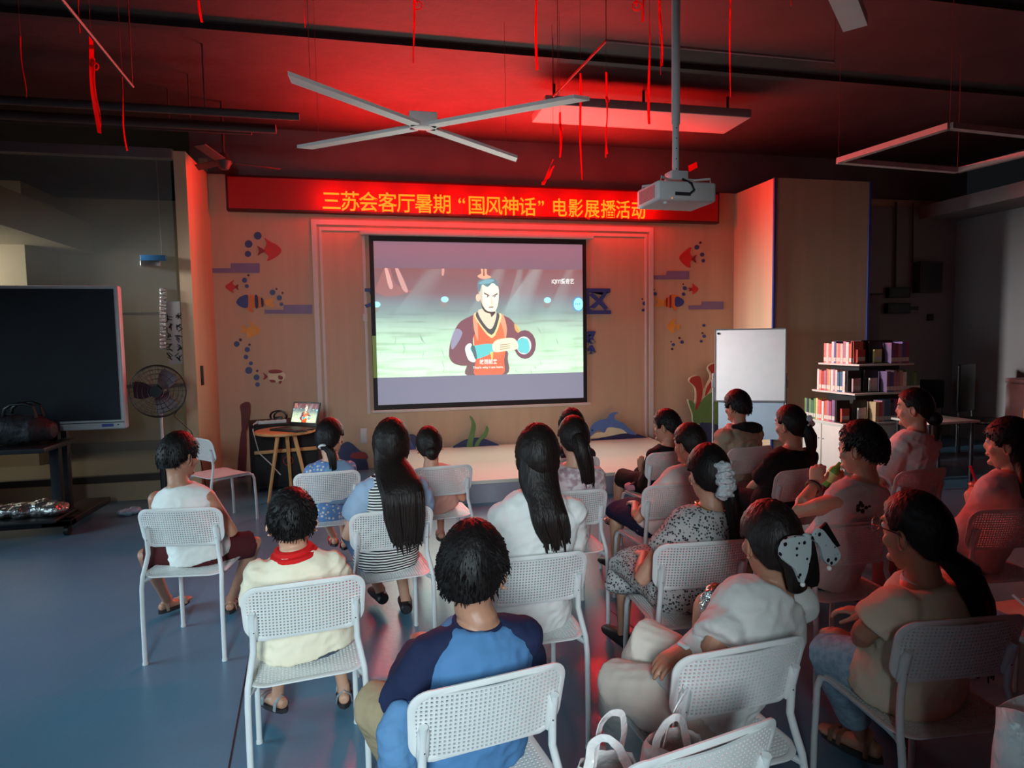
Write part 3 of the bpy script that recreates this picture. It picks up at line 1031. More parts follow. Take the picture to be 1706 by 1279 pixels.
for crop, poly, lab in ((cropA, [(55, 285), (190, 285), (190, 250), (395, 250), (395, 318), (55, 318)], 'stepped lilac wave board left of the screen under the large red fish'),
                        (cropA, [(430, 580), (565, 580), (565, 545), (768, 545), (768, 608), (430, 608)], 'stepped lilac wave board left of the screen behind the clownfish'),
                        (cropB, [(165, 420), (300, 415), (310, 375), (535, 375), (535, 458), (165, 458)], 'stepped lilac wave board right of the screen under the large red fish'),
                        (cropB, [(530, 725), (660, 720), (665, 683), (882, 683), (882, 762), (530, 762)], 'stepped lilac wave board right of the screen beside the clownfish')):
    pts = on_wall(crop, poly)
    c = sum(pts, Vector()) / len(pts)
    single('wave_board', plate(MB(), pts, WY - .0, .010), mat('lilac_paint', (132, 118, 158), 0.5, 0.05), lab, 'wall decoration', (c.x, WY, c.z), 'wave boards on the back wall', False)
BUB = [('A', 'beside the large red fish left of the screen', [(382, 54, 27), (317, 113, 27), (312, 183, 22)]),
       ('A', 'over the small red fish left of the screen', [(315, 335, 8), (288, 370, 18), (304, 412, 14)]),
       ('A', 'at the tail of the left clownfish', [(515, 432, 8), (487, 457, 20), (558, 460, 8), (535, 495, 19), (550, 540, 13)]),
       ('A', 'below the left yellow fish', [(259, 793, 11), (232, 823, 20), (323, 828, 9), (307, 862, 18), (298, 915, 16), (333, 960, 14), (318, 1010, 25), (378, 1014, 9), (373, 1060, 21), (380, 1110, 16)]),
       ('B', 'beside the large red fish right of the screen', [(649, 87, 12), (613, 133, 24), (667, 207, 21), (679, 269, 18)]),
       ('B', 'left of the small red fish right of the screen', [(476, 506, 7), (491, 548, 20), (479, 608, 18)]),
       ('B', 'at the tail of the right clownfish', [(180, 562, 6), (190, 606, 19), (60, 657, 8), (82, 702, 20), (69, 770, 15)]),
       ('B', 'under the right yellow fish', [(437, 1053, 11), (352, 1090, 7), (463, 1094, 18), (375, 1120, 15), (363, 1165, 12)]),
       ('B', 'beside the whiteboard corner', [(685, 925, 15), (670, 1003, 9), (688, 1035, 17), (659, 1086, 14)])]
ORD = ['topmost', 'second from top', 'third from top', 'fourth from top', 'fifth from top', 'sixth from top', 'seventh from top', 'eighth from top', 'ninth from top', 'lowest']
M_bub = mat('bubble_blue', (62, 76, 136), 0.4, 0.08)
M_bubd = mat('bubble_dark', (84, 40, 48), 0.4, 0.08)
for cr, where, lst in BUB:
    crop = cropA if cr == 'A' else cropB
    for i, (x, y, r_) in enumerate(lst):
        nm = ORD[i] if i < len(lst) - 1 else 'lowest'
        small = r_ < 12.5
        pts = on_wall(crop, [(x + r_ * math.cos(t * math.pi / 10), y + r_ * math.sin(t * math.pi / 10)) for t in range(20)])
        c = sum(pts, Vector()) / 20
        single('bubble_cutout', plate(MB(), pts, WY, .008), M_bubd if small else M_bub, '%s bubble cutout, %s of %s %s' % ('red' if small else 'blue', nm.replace(' from top', ''), {3: 'three', 4: 'four', 5: 'five', 10: 'ten'}[len(lst)], where),
               'bubble cutout', (c.x, WY, c.z), 'bubble cutouts on the back wall', False)

# cut-out sea scenery standing along the foot of the back wall
def standing(name, label, cat, pieces, Y):
    p0 = pieces[0][1]
    c = at(sum(p[0] for p in p0) / len(p0), max(p[1] for p in p0), Y)
    root = thing(name, label, cat, c)
    for pn, poly, m, so in pieces:
        part(pn, plate(MB(), [at(*q, Y) for q in smooth_poly(poly, 4)], Y - so, .016 if so == 0 else .008), m, root, world=True, smooth=False)


def cD(x, y): return 900 + x / 5.687, 670 + y / 5.687


standing('dolphin_cutout', 'blue dolphin cutout leaping over a navy wave at the right of the stage', 'cutout', [
    ('wave', [cD(*p) for p in ((455, 350), (560, 340), (680, 300), (780, 285), (900, 295), (1010, 330), (1120, 355), (1180, 400), (1150, 450), (1060, 432), (900, 385), (700, 360), (560, 365), (480, 365))], M_navy, 0),
    ('belly', [cD(*p) for p in ((470, 335), (520, 290), (600, 275), (640, 232), (740, 235), (830, 285), (760, 295), (640, 320), (540, 335))], M_cream, .016),
    ('body', [cD(*p) for p in ((450, 345), (465, 290), (470, 235), (520, 185), (580, 160), (625, 150), (650, 110), (690, 92), (732, 95), (700, 120), (705, 160), (780, 195), (840, 250), (905, 300), (880, 305), (820, 290), (760, 250), (640, 235), (600, 285), (545, 262), (490, 300))], mat('dolphin_blue', (86, 120, 180), 0.5, 0.05), .022),
    ('eye', [cD(487 + 9 * math.cos(t), 263 + 9 * math.sin(t)) for t in (0, .8, 1.6, 2.4, 3.2, 4, 4.8, 5.6)], M_navy, .030)], 8.3)


def cS(x, y): return 560 + x / 6.396, 660 + y / 6.396


standing('seaweed_cutout', 'two bladed green seaweed cutout on a navy mound in the middle of the stage', 'cutout', [
    ('mound', [cS(*p) for p in ((1250, 548), (1300, 500), (1380, 460), (1480, 440), (1580, 452), (1680, 490), (1760, 535), (1700, 548), (1480, 548))], M_navy, 0),
    ('blade', [cS(*p) for p in ((1390, 535), (1405, 450), (1430, 360), (1440, 280), (1420, 205), (1460, 240), (1485, 310), (1475, 400), (1455, 480), (1445, 540))], M_grn, .016),
    ('blade', [cS(*p) for p in ((1468, 540), (1490, 480), (1540, 420), (1580, 370), (1600, 310), (1622, 350), (1600, 420), (1540, 470), (1505, 540))], M_grn, .018)], 8.3)
standing('wave_cutout', 'navy wave cutout with a light blue crest seen between the two seated girls at left', 'cutout', [
    ('mound', [cS(*p) for p in ((640, 560), (690, 440), (780, 405), (850, 420), (930, 520), (960, 575), (800, 585))], M_navy, 0),
    ('crest', [cS(*p) for p in ((740, 430), (790, 470), (840, 560), (800, 560), (760, 500))], M_blue, .016)], 8.32)
standing('wave_cutout', 'navy wave cutout beside the wooden stool legs at the foot of the wall', 'cutout', [
    ('mound', [cS(*p) for p in ((10, 870), (15, 640), (40, 540), (100, 488), (160, 495), (230, 560), (290, 610), (330, 700), (335, 870), (150, 872))], M_navy, 0),
    ('crest', [cS(*p) for p in ((150, 640), (180, 600), (290, 590), (330, 620), (330, 660), (200, 660))], M_fred2, .016)], 8.33)


def cC(x, y): return 1050 + x / 6.093, 570 + y / 6.093


M_cora = mat('coral_red', (172, 42, 38), 0.5, 0.08)
standing('coral_cutout', 'red and green coral cutout with trumpet shaped arms beside the whiteboard', 'cutout', [
    ('backing', [cC(*p) for p in ((585, 390), (610, 350), (680, 335), (725, 400), (740, 470), (780, 400), (805, 340), (775, 270), (800, 225), (870, 210), (1010, 300), (1030, 520), (1010, 760), (960, 830), (660, 830), (620, 720), (575, 580), (640, 610), (655, 520), (640, 450))], M_cream, 0),
    ('arm', [cC(*p) for p in ((595, 395), (620, 355), (690, 342), (715, 390), (728, 470), (720, 560), (690, 640), (655, 690), (668, 560), (660, 470), (630, 430))], M_cora, .016),
    ('arm', [cC(*p) for p in ((785, 260), (815, 228), (880, 215), (890, 300), (850, 400), (800, 480), (755, 545), (770, 460), (820, 380), (820, 320))], M_cora, .016),
    ('leaves', [cC(*p) for p in ((585, 590), (640, 620), (660, 690), (720, 590), (800, 520), (900, 480), (1000, 500), (1000, 700), (960, 820), (660, 822), (625, 720))], M_grn, .018),
    ('mound', [cC(*p) for p in ((690, 860), (760, 815), (860, 830), (960, 900), (980, 1300), (760, 1310), (690, 1300))], M_navy, .024)], 8.3)
standing('coral_cutout', 'dim red coral cutout in the left corner behind the black cabinet', 'cutout', [
    ('arm', [(401, 674), (415, 670), (416, 690), (411, 716), (404, 722), (402, 690)], mat('shaded_coral', (104, 30, 30), 0.5, 0.08), 0),  # coral red darkened, the shade of the corner is put into the colour
    ('stem', [(396, 800), (402, 720), (410, 716), (408, 800)], mat('shaded_coral', (104, 30, 30), 0.5, 0.08), .016)], 8.3)
# cable duct and socket box left of the screen
t = thing('cable_trunking', 'thin white cable trunking with a socket box left of the screen', 'cable trunking', (-0.13, WY, 0.6))
part('trunking', MB().box((-0.105, WY - .02, .72), (-0.07, WY, 3.02)), M_frame, t, world=True)
a = at(606, 725, WY)
part('socket_box', MB().rbox((a.x - .045, WY - .035, a.z - .1), (a.x + .045, WY, a.z + .1), .008), M_white, t, world=True)
part('junction', MB().rbox((-0.13, WY - .03, 1.92), (-.06, WY, 2.02), .006), M_white, t, world=True)
# ------------------------------------------------------------------ interactive display on its rolling stand
a, b = at(197.5, 476, 6.3), at(212.5, 713, 6.3)
tx1, tzt, tzb = (a.x + b.x) / 2, a.z, b.z
tx0 = tx1 - 2.25
tv = thing('interactive_display', 'large switched-off interactive display with pale grey frame at the left edge', 'display', ((tx0 + tx1) / 2, 6.3, tzb))
M_bez = mat('pale_bezel', (186, 192, 194), 0.4, 0.03)
part('frame', MB().rbox((tx0, 6.27, tzb), (tx1, 6.36, tzt), 0.018), M_bez, tv, world=True)
part('screen', MB().box((tx0 + .03, 6.262, tzb + .085), (tx1 - .035, 6.272, tzt - .03)), mat('dark_glass_screen', (36, 40, 46), 0.32, 0.1, spec=0.45), tv, world=True)
part('speaker_groove', MB().box((tx0 + .03, 6.262, tzb + .06), (tx1 - .01, 6.271, tzb + .066)), M_dark, tv, world=True)
part('port_sticker', MB().box((tx1 - .19, 6.262, tzb + .025), (tx1 - .10, 6.2695, tzb + .05)), M_blue, tv, world=True)
part('button', MB().cyl((tx1 - .06, 6.262, tzb + .04), (tx1 - .06, 6.27, tzb + .04), .006), M_dark, tv, world=True)
sd = thing('display_stand', 'black rolling stand with shelf and tray under the display', 'stand', (-3.3, 6.45, 0))
for (px, y) in ((94, 6.25), (109, 6.5)):
    p = at(px, 780, y)
    part('post', MB().rbox((p.x - .04, y - .03, .14), (p.x + .04, y + .03, tzb + .1), .006), M_bmetal, sd, world=True)
    part('post', MB().rbox((p.x - 1.2 - .04, y - .03, .14), (p.x - 1.2 + .04, y + .03, tzb + .1), .006), M_bmetal, sd, world=True)
part('shelf', MB().rbox((-3.9, 5.72, .80), (-2.62, 6.3, .842), .008), M_bmetal, sd, world=True)
part('base_frame', MB().rbox((-2.86, 6.1, .09), (-2.62, 6.95, .15), .01).rbox((-4.1, 6.1, .09), (-3.9, 6.95, .15), .01).rbox((-4.1, 6.1, .09), (-2.62, 6.2, .15), .01), M_bmetal, sd, world=True)
part('tray', MB().rbox((-3.95, 6.0, .15), (-2.7, 6.45, .18), .01), M_bmetal, sd, world=True)
for (x, y) in ((-2.68, 6.16), (-2.82, 6.9), (-4.0, 6.16), (-4.0, 6.9)):
    part('caster', MB().cyl((x - .018, y, .045), (x + .018, y, .045), .045, 16).box((x - .014, y - .014, .045), (x + .014, y + .014, .1)), M_black, sd, world=True)
part('cable', MB().tube([at(113, 725, 6.45), at(118, 745, 6.45), at(115, 765, 6.45), at(109, 762, 6.46)], .004), M_black, sd, world=True)
# foil package on the tray
M_foil = mat('crumpled_foil', (200, 200, 196), 0.25, 0.1, metal=0.9, bump=0.9, bscale=26)
mb = MB()
for q in range(7):
    mb.ball((-3.5 + q * .12, 6.2 + .03 * (q % 2), .235), (.10, .12, .06 + .012 * (q % 3)), n=8)
me = fuse(mb, .018, 2, .5, (.014, 22))
me.materials.clear(); me.materials.append(M_foil)
tag(link('foil_package', me), 'crumpled silver foil package on the lower tray of the display stand', 'package')
# duffel bag
bg = thing('duffel_bag', 'black duffel bag with carry handles on the shelf before the display', 'bag', (-3.1, 5.98, .842))
M_bag = mat('black_nylon', (34, 34, 38), 0.65, 0.2, 14, 0.5, 30)
mb = MB().loft([(-3.5, 5.98, .97), (-3.42, 5.98, .97), (-3.1, 5.98, .975), (-2.78, 5.98, .965), (-2.70, 5.98, .955)], [(.10, .10), (.15, .125), (.16, .13), (.15, .12), (.09, .09)], up=(0, 0, 1), seg=16)
fused('body', mb, M_bag, bg, .016, 2, (.012, 9)).location = -bg.location
for y in (5.92, 6.04):
    part('handle', MB().tube([(-2.99, y, 1.08), (-2.975, y, 1.15), (-2.93, y, 1.185), (-2.83, y, 1.19), (-2.77, y, 1.165), (-2.75, y, 1.07)], .013), M_black, bg, world=True)
part('zip', MB().tube([(-3.4, 5.98, 1.097), (-3.1, 5.98, 1.107), (-2.8, 5.98, 1.088)], .006), M_dark, bg, world=True)
# ------------------------------------------------------------------ pedestal fan
fc = Vector((-2.0, 6.5, 1.222))
fn = thing('pedestal_fan', 'dark industrial pedestal fan with white pole between display and wing wall', 'fan', (fc.x, fc.y + .12, 0))
px_, py_ = fc.x - .02, fc.y + .12
part('base', MB().loft([(px_, py_, 0), (px_, py_, .03), (px_, py_, .06)], [.22, .21, .05], seg=24, round_=False), M_black, fn, world=True)
part('lower_pole', MB().cyl((px_, py_, .05), (px_, py_, .69), .036, 14), M_black, fn, world=True)
part('upper_pole', MB().cyl((px_, py_, .69), (px_, py_, 1.08), .013, 12), M_wmetal, fn, world=True)
part('motor', MB().loft([fc + Vector((0, .03, 0)), fc + Vector((0, .10, 0)), fc + Vector((0, .2, 0))], [.06, .075, .05], up=(0, 0, 1), seg=16).cbox((px_, py_, 1.12), (.06, .05, .12)), M_black, fn, world=True)
M_cage = mat('cage_wire', (70, 62, 64), 0.4, 0.05, metal=0.6)
cg = MB()
for s, y0 in ((-1, -.06), (1, .07)):
    for rr in (.07, .12, .165, .205, .235, .245):
        yy = y0 * math.sqrt(max(0, 1 - (rr / .252) ** 2)) if rr < .245 else 0
        cg.torus(fc + Vector((0, yy, 0)), rr, .0022 if rr < .24 else .006, (0, 1, 0), 40, 5)
    for k in range(24):
        an = 2 * math.pi * k / 24
        cg.tube([fc + Vector((math.cos(an) * q, y0 * math.sqrt(max(0, 1 - (q / .252) ** 2)), math.sin(an) * q)) for q in (.05, .12, .18, .23, .247)], .0016, 4)
cage = part('cage', cg, M_cage, fn, world=True)
part('badge', MB().cyl(fc + Vector((0, -.068, 0)), fc + Vector((0, -.055, 0)), .055, 20), M_black, fn, world=True)
M_blade = mat('dark_blade', (60, 30, 44), 0.4, 0.1)
for k in range(3):
    Mx = Matrix.Translation(fc) @ Matrix.Rotation(R(35 + 120 * k), 4, 'Y')
    vs = []
    n = 8
    for i in range(n + 1):
        s = i / n
        rr = .03 + .18 * s
        wd = .03 + .055 * math.sin(s * 2.2)
        for q in (-1, 1):
            for e in (0, .004):
                vs.append(Mx @ Vector((q * wd, .028 * q * -1 + e, rr)))
    fs = []
    for i in range(n):
        o_ = i * 4
        fs += [(o_, o_ + 4, o_ + 6, o_ + 2), (o_ + 1, o_ + 3, o_ + 7, o_ + 5), (o_, o_ + 1, o_ + 5, o_ + 4), (o_ + 2, o_ + 6, o_ + 7, o_ + 3)]
    part('blade', MB().add(vs, fs), M_blade, fn, world=True)
part('cord', MB().tube([fc + Vector((.12, .2, -.18)), at(290, 692, 6.7), at(318, 718, 6.75), at(330, 745, 6.8), atz(345, 820, .02), atz(330, 828, .012)], .005), M_black, fn, world=True)
# things on the glass
Y = GY - .02
a, b = at(235, 425, Y), at(278, 444, Y)
t = thing('glass_door_clamp', 'blue and silver clamp high on the glass beside the wing wall', 'clamp', ((a.x + b.x) / 2, GY, b.z))
part('blue_cover', MB().rbox((a.x, Y - .03, (a.z + b.z) / 2), (b.x, GY, a.z), .004), mat('cyan_cover', (40, 110, 160), 0.4), t, world=True)
part('plate', MB().rbox((a.x, Y - .035, b.z), (b.x - .06, GY, (a.z + b.z) / 2), .004), M_chrome, t, world=True)
part('cord', MB().cyl(at(270, 424, Y), at(260, 262, Y), .004, 6), M_alu, t, world=True)
a, b = at(277, 502, Y), at(304, 606, Y)
t = thing('calligraphy_sheet', 'white calligraphy sheet with two columns of brush writing on the glass', 'sheet', ((a.x + b.x) / 2, GY, b.z))
part('paper', MB().box((a.x, GY - .012, b.z), (b.x, GY - .006, a.z)), mat('rice_paper', (168, 168, 166), 0.8, 0.05), t, world=True)
rr = random.Random(5)
for cx in (281.5, 297.5):
    for i in range(5):
        mb = MB()
        cy = 530 + i * 16
        for k in range(5):
            p = at(cx + rr.uniform(-3.2, 3.2), cy + rr.uniform(-5, 5), GY - .0125)
            Mx = Matrix.Translation(p) @ Matrix.Rotation(rr.choice([0, 1.5, .8, -.8]) + rr.uniform(-.2, .2), 4, 'Y')
            mb.box((-.028, -.0006, -.0045), (.028, .0006, .0045), Mx)
        part('brush_character', mb, M_black, t, world=True)
mb = MB()
for i in range(16):
    p = at(271.5, 482 + i * 6.4, Y)
    mb.rbox((p.x - .03, GY - .02, p.z - .02), (p.x + .03, GY - .006, p.z + .016), .004)
single('foil_strip', mb, M_foil, 'ribbed silver foil strip hanging beside the calligraphy sheet', 'strip', (at(271, 580, Y).x, GY, at(271, 580, Y).z))
a = at(322, 612, 7.6)
single('remote_holder', MB().rbox((-1.905, 7.62, 1.20), (-1.875, 7.66, 1.42), .008), M_black, 'small black upright holder fixed on the left wing wall', 'holder', (-1.89, 7.64, 1.2))
mb = MB()
mb.rbox((-2.0, GY + .3, 0), (-1.86, GY + .5, .01), .003)
# little blue and white packet on the floor by the tank-top boy
p = atz(212, 858, 0)
t = thing('flattened_packet', 'crumpled pale blue packet on the floor left of the white tank top boy', 'packet', p)
mbp = MB().ball(p + Vector((0, 0, .03)), (.09, .06, .03), n=8).ball(p + Vector((.06, .03, .035)), (.06, .05, .035), n=8)
fused('wrapper', mbp, mat('pale_blue_wrap', (150, 180, 200), 0.3, 0.3, 30), t, .012, 1, (.014, 40)).location = -t.location

# ------------------------------------------------------------------ black cabinet, round table, laptop
cb = thing('speaker_cabinet', 'black cabinet with a pale wooden bar behind the round table', 'cabinet', (-1.07, 7.74, 0), R(12))
part('body', MB().rbox((-.36, -.3, .03), (.36, .3, .75), .012), mat('black_carpet_cover', (22, 21, 23), 0.8, 0.2, 20), cb)
part('front_panel', MB().rbox((-.33, -.312, .08), (.33, -.298, .41), .006), mat('black_mesh', (14, 14, 16), 0.7, 0.3, 60), cb)
part('wooden_bar', MB().rbox((-.33, -.33, .43), (.34, -.30, .468), .004), M_wood, cb)
part('round_badge', MB().torus((.02, -.318, .33), .05, .006, (0, 1, 0), 24, 6), M_fred2, cb)
for sx_ in (-.3, .3):
    for sy_ in (-.25, .25):
        part('foot', MB().cyl((sx_, sy_, 0), (sx_, sy_, .035), .03, 12), M_black, cb)
tb = thing('round_table', 'round wooden side table with splayed legs in front of the black cabinet', 'table', (-.95, 7.05, 0))
TZ = .735
part('top', MB().loft([(-.95, 7.05, TZ - .035), (-.95, 7.05, TZ - .028), (-.95, 7.05, TZ - .006), (-.95, 7.05, TZ)], [.295, .31, .31, .30], seg=48, round_=False), M_wood, tb, world=True)
for k, (x, y) in enumerate(((-1.12, 6.86), (-.955, 7.36), (-.72, 6.98))):
    d = Vector((-.95, 7.05, TZ - .03)) * .62 + Vector((x, y, TZ - .03)) * .38
    d.z = TZ - .03
    part('leg', MB().loft([(x, y, 0), (x + (d.x - x) * .5, y + (d.y - y) * .5, .35), d], [.014, .018, .022], up=(0, 1, 0), seg=12, round_=False), M_wood, tb, world=True)
part('apron', MB().loft([(-.95, 7.05, TZ - .06), (-.95, 7.05, TZ - .03)], [.14, .15], seg=24, round_=False), M_wood, tb, world=True)
lp = thing('laptop', 'open dark laptop playing the film still on the round table', 'laptop', (-.775, 7.10, TZ), R(-40))
lp.scale = (1.2, 1.2, 1.2)
part('base', MB().rbox((-.165, -.23, 0), (.165, 0, .018), .005), M_black, lp)
part('keyboard', MB().box((-.145, -.14, .0185), (.145, -.02, .0195)), mat('dark_keys', (40, 40, 44), 0.5, 0.3, 90), lp)
part('touchpad', MB().box((-.05, -.215, .0185), (.05, -.15, .0192)), mat('touchpad_grey', (52, 52, 56), 0.35), lp)
Ml = Matrix.Translation((0, 0, .018)) @ Matrix.Rotation(R(-17), 4, 'X')
lid = part('lid', MB().rbox((-.165, -.004, 0), (.165, .006, .222), .004, Ml), M_black, lp)
nx, ny = 60, 36
sub = P[int(V0 * NY):int(V1 * NY)]
yi = (np.linspace(0, .999, ny) * sub.shape[0]).astype(int)
xi = (np.linspace(.0, .999, nx) * NX).astype(int)
pl = sub[yi][:, xi].copy()
pl = np.clip(pl * np.array([1.5, 1.15, 1.1]) - .02, 0, 1)
gx, gz = np.linspace(-.15, .15, nx + 1), np.linspace(.208, .035, ny + 1)
XX, ZZ = np.meshgrid(gx, gz)
pv = [tuple(Ml @ Vector((x, -.0052, z))) for x, z in zip(XX.ravel(), ZZ.ravel())]
ii = np.arange(ny)[:, None] * (nx + 1) + np.arange(nx)[None, :]
q5 = np.stack([ii, ii + 1, ii + nx + 2, ii + nx + 1], -1).reshape(-1, 4)
grid_picture('display', np.array(pv), q5, pl, lid, 'laptop_picture', 1.3, 0.02)
single('phone', MB().rbox((-.80, 6.80, TZ), (-.70, 6.88, TZ + .012), .004), M_black, 'small black device lying on the round table before the laptop', 'phone', (-.75, 6.84, TZ))
t = thing('power_strip', 'white power strip lying on the black cabinet left of the laptop', 'power strip', (-1.15, 7.52, .75), R(12))
part('body', MB().rbox((-.15, -.03, 0), (.15, .03, .04), .008), M_white, t)
for k in range(4):
    part('socket', MB().cyl((-.10 + k * .065, 0, .04), (-.10 + k * .065, 0, .042), .02, 14), M_dark, t)
part('cable', MB().tube([(-.15, 0, .02), (-.2, -.04, .01), (-.21, -.12, -.05), (-.16, -.14, -.3), (-.05, -.2, -.42), (.05, -.24, -.55)], .006), M_white, t)
t = thing('charging_cable', 'coiled black charger cable behind the white power strip', 'cable', (-1.10, 7.66, .75))
o = Vector((-1.10, 7.66, .815))
part('coil', MB().torus(o, .09, .012, (.1, 1, .3), 32, 8, .75).torus(o + Vector((.02, .01, 0)), .07, .011, (-.2, 1, .2), 32, 8, .8), M_black, t, world=True)
part('plug', MB().rbox(o + Vector((-.04, -.06, -.06)), o + Vector((.05, -.02, -.0)), .01), M_black, t, world=True)
single('paper_scrap', MB().add([(-1.35, 7.50, .751), (-1.28, 7.52, .751), (-1.31, 7.53, .79), (-1.32, 7.54, .75)], [(0, 1, 2), (0, 2, 3), (1, 3, 2), (0, 3, 1)]), M_white, 'small folded white paper on the left end of the black cabinet', 'paper', (-1.32, 7.52, .75))

# ------------------------------------------------------------------ ceiling projector
pj = thing('projector', 'white ceiling projector hung on a long pole in front of the sign', 'projector', (1.63, 3.22, 2.365), R(2))
pj.scale = (.9, .9, .9)
part('body', MB().rbox((-.19, -.14, 0), (.19, .14, .115), .016), M_white, pj)
part('side_vent', MB().box((-.1925, -.10, .02), (-.1895, .10, .095)), mat('vent_grey', (140, 130, 130), 0.6, 0.2, 80), pj)
part('port_panel', MB().box((-.08, -.1425, .03), (.02, -.1395, .05)), M_dark, pj)
part('cable', MB().tube([(.01, -.145, .04), (.03, -.165, .06), (.02, -.15, .10), (-.01, -.10, .135)], .007), M_black, pj)
part('lens', MB().cyl((.08, .135, .06), (.08, .165, .06), .035, 20), M_dark, pj)
part('foot', MB().cyl((-.12, -.10, -.012), (-.12, -.10, 0), .012, 10), M_white, pj)
part('status_light', MB().ball((-.1, -.143, .012), .003, n=5), M_led, pj)
for (x0, y0, x1, y1) in ((-.16, -.12, .16, .12), (-.16, .12, .16, -.12)):
    part('bracket_arm', MB().tube([(x0, y0, .112), (x0, y0, .138), (0, 0, .142), (x1, y1, .138), (x1, y1, .112)], .007), M_wmetal, pj)
part('bracket_plate', MB().rbox((-.08, -.07, .138), (.08, .07, .148), .003), M_wmetal, pj)
part('bracket_head', MB().rbox((-.05, -.045, .148), (.06, .045, .20), .004), M_wmetal, pj)
part('sleeve', MB().cyl((0, 0, .20), (0, 0, .50), .020, 16), M_wmetal, pj)
for k in range(5):
    part('bolt', MB().ball((-.006, -.0195, .215 + k * .06), .004, n=5), M_dark, pj)
part('pole', MB().cyl((0, 0, .48), (0, 0, 2.16), .025, 16), M_wmetal, pj)
single('red_tag', MB().add([Vector((1.70, 3.20, 2.545)) + Vector(q) for q in ((0, 0, 0), (.05, 0, .025), (.05, .012, .06), (0.0, .012, .035), (0, .002, 0), (.05, .002, .025), (.05, .014, .06), (0, .014, .035))], [(0, 1, 2, 3), (4, 5, 6, 7), (0, 1, 5, 4), (1, 2, 6, 5), (2, 3, 7, 6), (3, 0, 4, 7)]), M_ribbon, 'small bright red tag stuck on the projector bracket', 'tag', (1.70, 3.2, 2.545), smooth=False)

# ------------------------------------------------------------------ whiteboard
A, B = at(1191, 548, 7.1), at(1310, 548, 6.75)
L = math.hypot(B.x - A.x, B.y - A.y)
wb = thing('whiteboard', 'blank white easel board on a grey stand beside the bookcase', 'whiteboard', ((A.x + B.x) / 2, (A.y + B.y) / 2, 0), math.atan2(B.y - A.y, B.x - A.x))
part('board', MB().rbox((-L / 2, -.012, .85), (L / 2, .012, 1.745), .004), mat('board_white', (244, 245, 244), 0.3, 0.02), wb)
mb = MB()
for a_, b_ in (((-L / 2, .85), (L / 2, .865)), ((-L / 2, 1.73), (L / 2, 1.745)), ((-L / 2, .85), (-L / 2 + .012, 1.745)), ((L / 2 - .012, .85), (L / 2, 1.745))):
    mb.box((a_[0], -.016, a_[1]), (b_[0], .016, b_[1]))
part('frame', mb, M_alu, wb)
part('lower_panel', MB().rbox((-.36, .02, .38), (.40, .035, .86), .004), mat('pale_blue_panel', (176, 196, 210), 0.4, 0.03), wb)
for sx_ in (-1, 1):
    lg = part('leg', MB().cyl((sx_ * (L / 2 + .012), .03, 0.02), (sx_ * (L / 2 + .012), .03, 1.2), .014, 10), M_alu, wb)
    part('foot_bar', MB().rbox((sx_ * (L / 2 + .012) - .015, -.25, 0), (sx_ * (L / 2 + .012) + .015, .3, .03), .006), M_alu, lg)
    part('clamp', MB().rbox((sx_ * (L / 2 + .012) - .02, -.0, 1.02), (sx_ * (L / 2 + .012) + .02, .05, 1.12), .006), M_alu, wb)
part('corner_magnet', MB().cyl((-L / 2 + .04, -.02, 1.69), (-L / 2 + .04, -.012, 1.69), .014, 12), M_black, wb)

# ------------------------------------------------------------------ stepped bookcase
bc = thing('bookcase', 'stepped three tier bookcase with white doors below, full of books', 'bookcase', (5.7, 6.4, 0))
M_bcw = mat('white_laminate', (202, 196, 184), 0.4, 0.03)
M_bcd = mat('dark_shelf_core', (30, 24, 24), 0.6, 0.1)
part('cabinet', MB().box((5.10, 6.04, .06), (6.30, 6.72, .64)).box((5.14, 6.08, 0), (6.26, 6.68, .06)), M_bcw, bc, world=True, smooth=False)
for y0, y1 in ((6.05, 6.37), (6.385, 6.70)):
    d_ = part('door', MB().rbox((5.085, y0, .08), (5.10, y1, .62), .004), M_bcw, bc, world=True)
    part('knob', MB().ball((5.08, y1 - .03 if y0 < 6.2 else y0 + .03, .45), .009, n=6), M_chrome, d_, world=True)
for x0, x1 in ((5.11, 5.49), (5.505, 5.89), (5.905, 6.29)):
    d_ = part('door', MB().rbox((x0, 6.025, .08), (x1, 6.04, .62), .004), M_bcw, bc, world=True)
    part('knob', MB().ball((x1 - .03, 6.02, .45), .009, n=6), M_chrome, d_, world=True)
TIERS = [(5.06, 6.32, 6.0, 6.74, .64), (5.20, 6.12, 6.0, 6.70, .975), (5.25, 5.98, 6.0, 6.66, 1.30)]
for i, (x0, x1, y0, y1, z) in enumerate(TIERS):
    part('shelf', MB().rbox((x0, y0, z), (x1, y1, z + .022), .004), M_bcw, bc, world=True)
for (x0, x1, z0, z1) in ((5.36, 6.02, .66, .975), (5.40, 5.94, .995, 1.30), (5.42, 5.84, 1.32, 1.585)):
    part('core', MB().box((x0, 6.17, z0), (x1, 6.62, z1)), M_bcd, bc, world=True, smooth=False)
BOOKC = [(206, 120, 110), (214, 190, 180), (186, 70, 60), (90, 90, 140), (200, 160, 120), (170, 120, 130), (226, 206, 196), (60, 96, 120), (110, 140, 90), (210, 90, 70), (150, 60, 90), (220, 200, 120), (80, 110, 80), (120, 90, 120), (60, 60, 70), (190, 150, 150)]
BN = ['salmon', 'pale pink', 'brick red', 'violet blue', 'tan', 'dusty rose', 'cream', 'slate blue', 'green', 'orange red', 'plum', 'pale yellow', 'dark green', 'mauve', 'charcoal', 'pinkish grey']
M_page = mat('paper_pages', (214, 206, 190), 0.8, 0.05)
M_lab = mat('shelf_label_strip', (206, 196, 180), 0.6, 0.05)
ordn = ['first', 'second', 'third', 'fourth', 'fifth', 'sixth', 'seventh', 'eighth', 'ninth', 'tenth', 'eleventh', 'twelfth', 'thirteenth', 'fourteenth', 'fifteenth']
rb_ = random.Random(11)


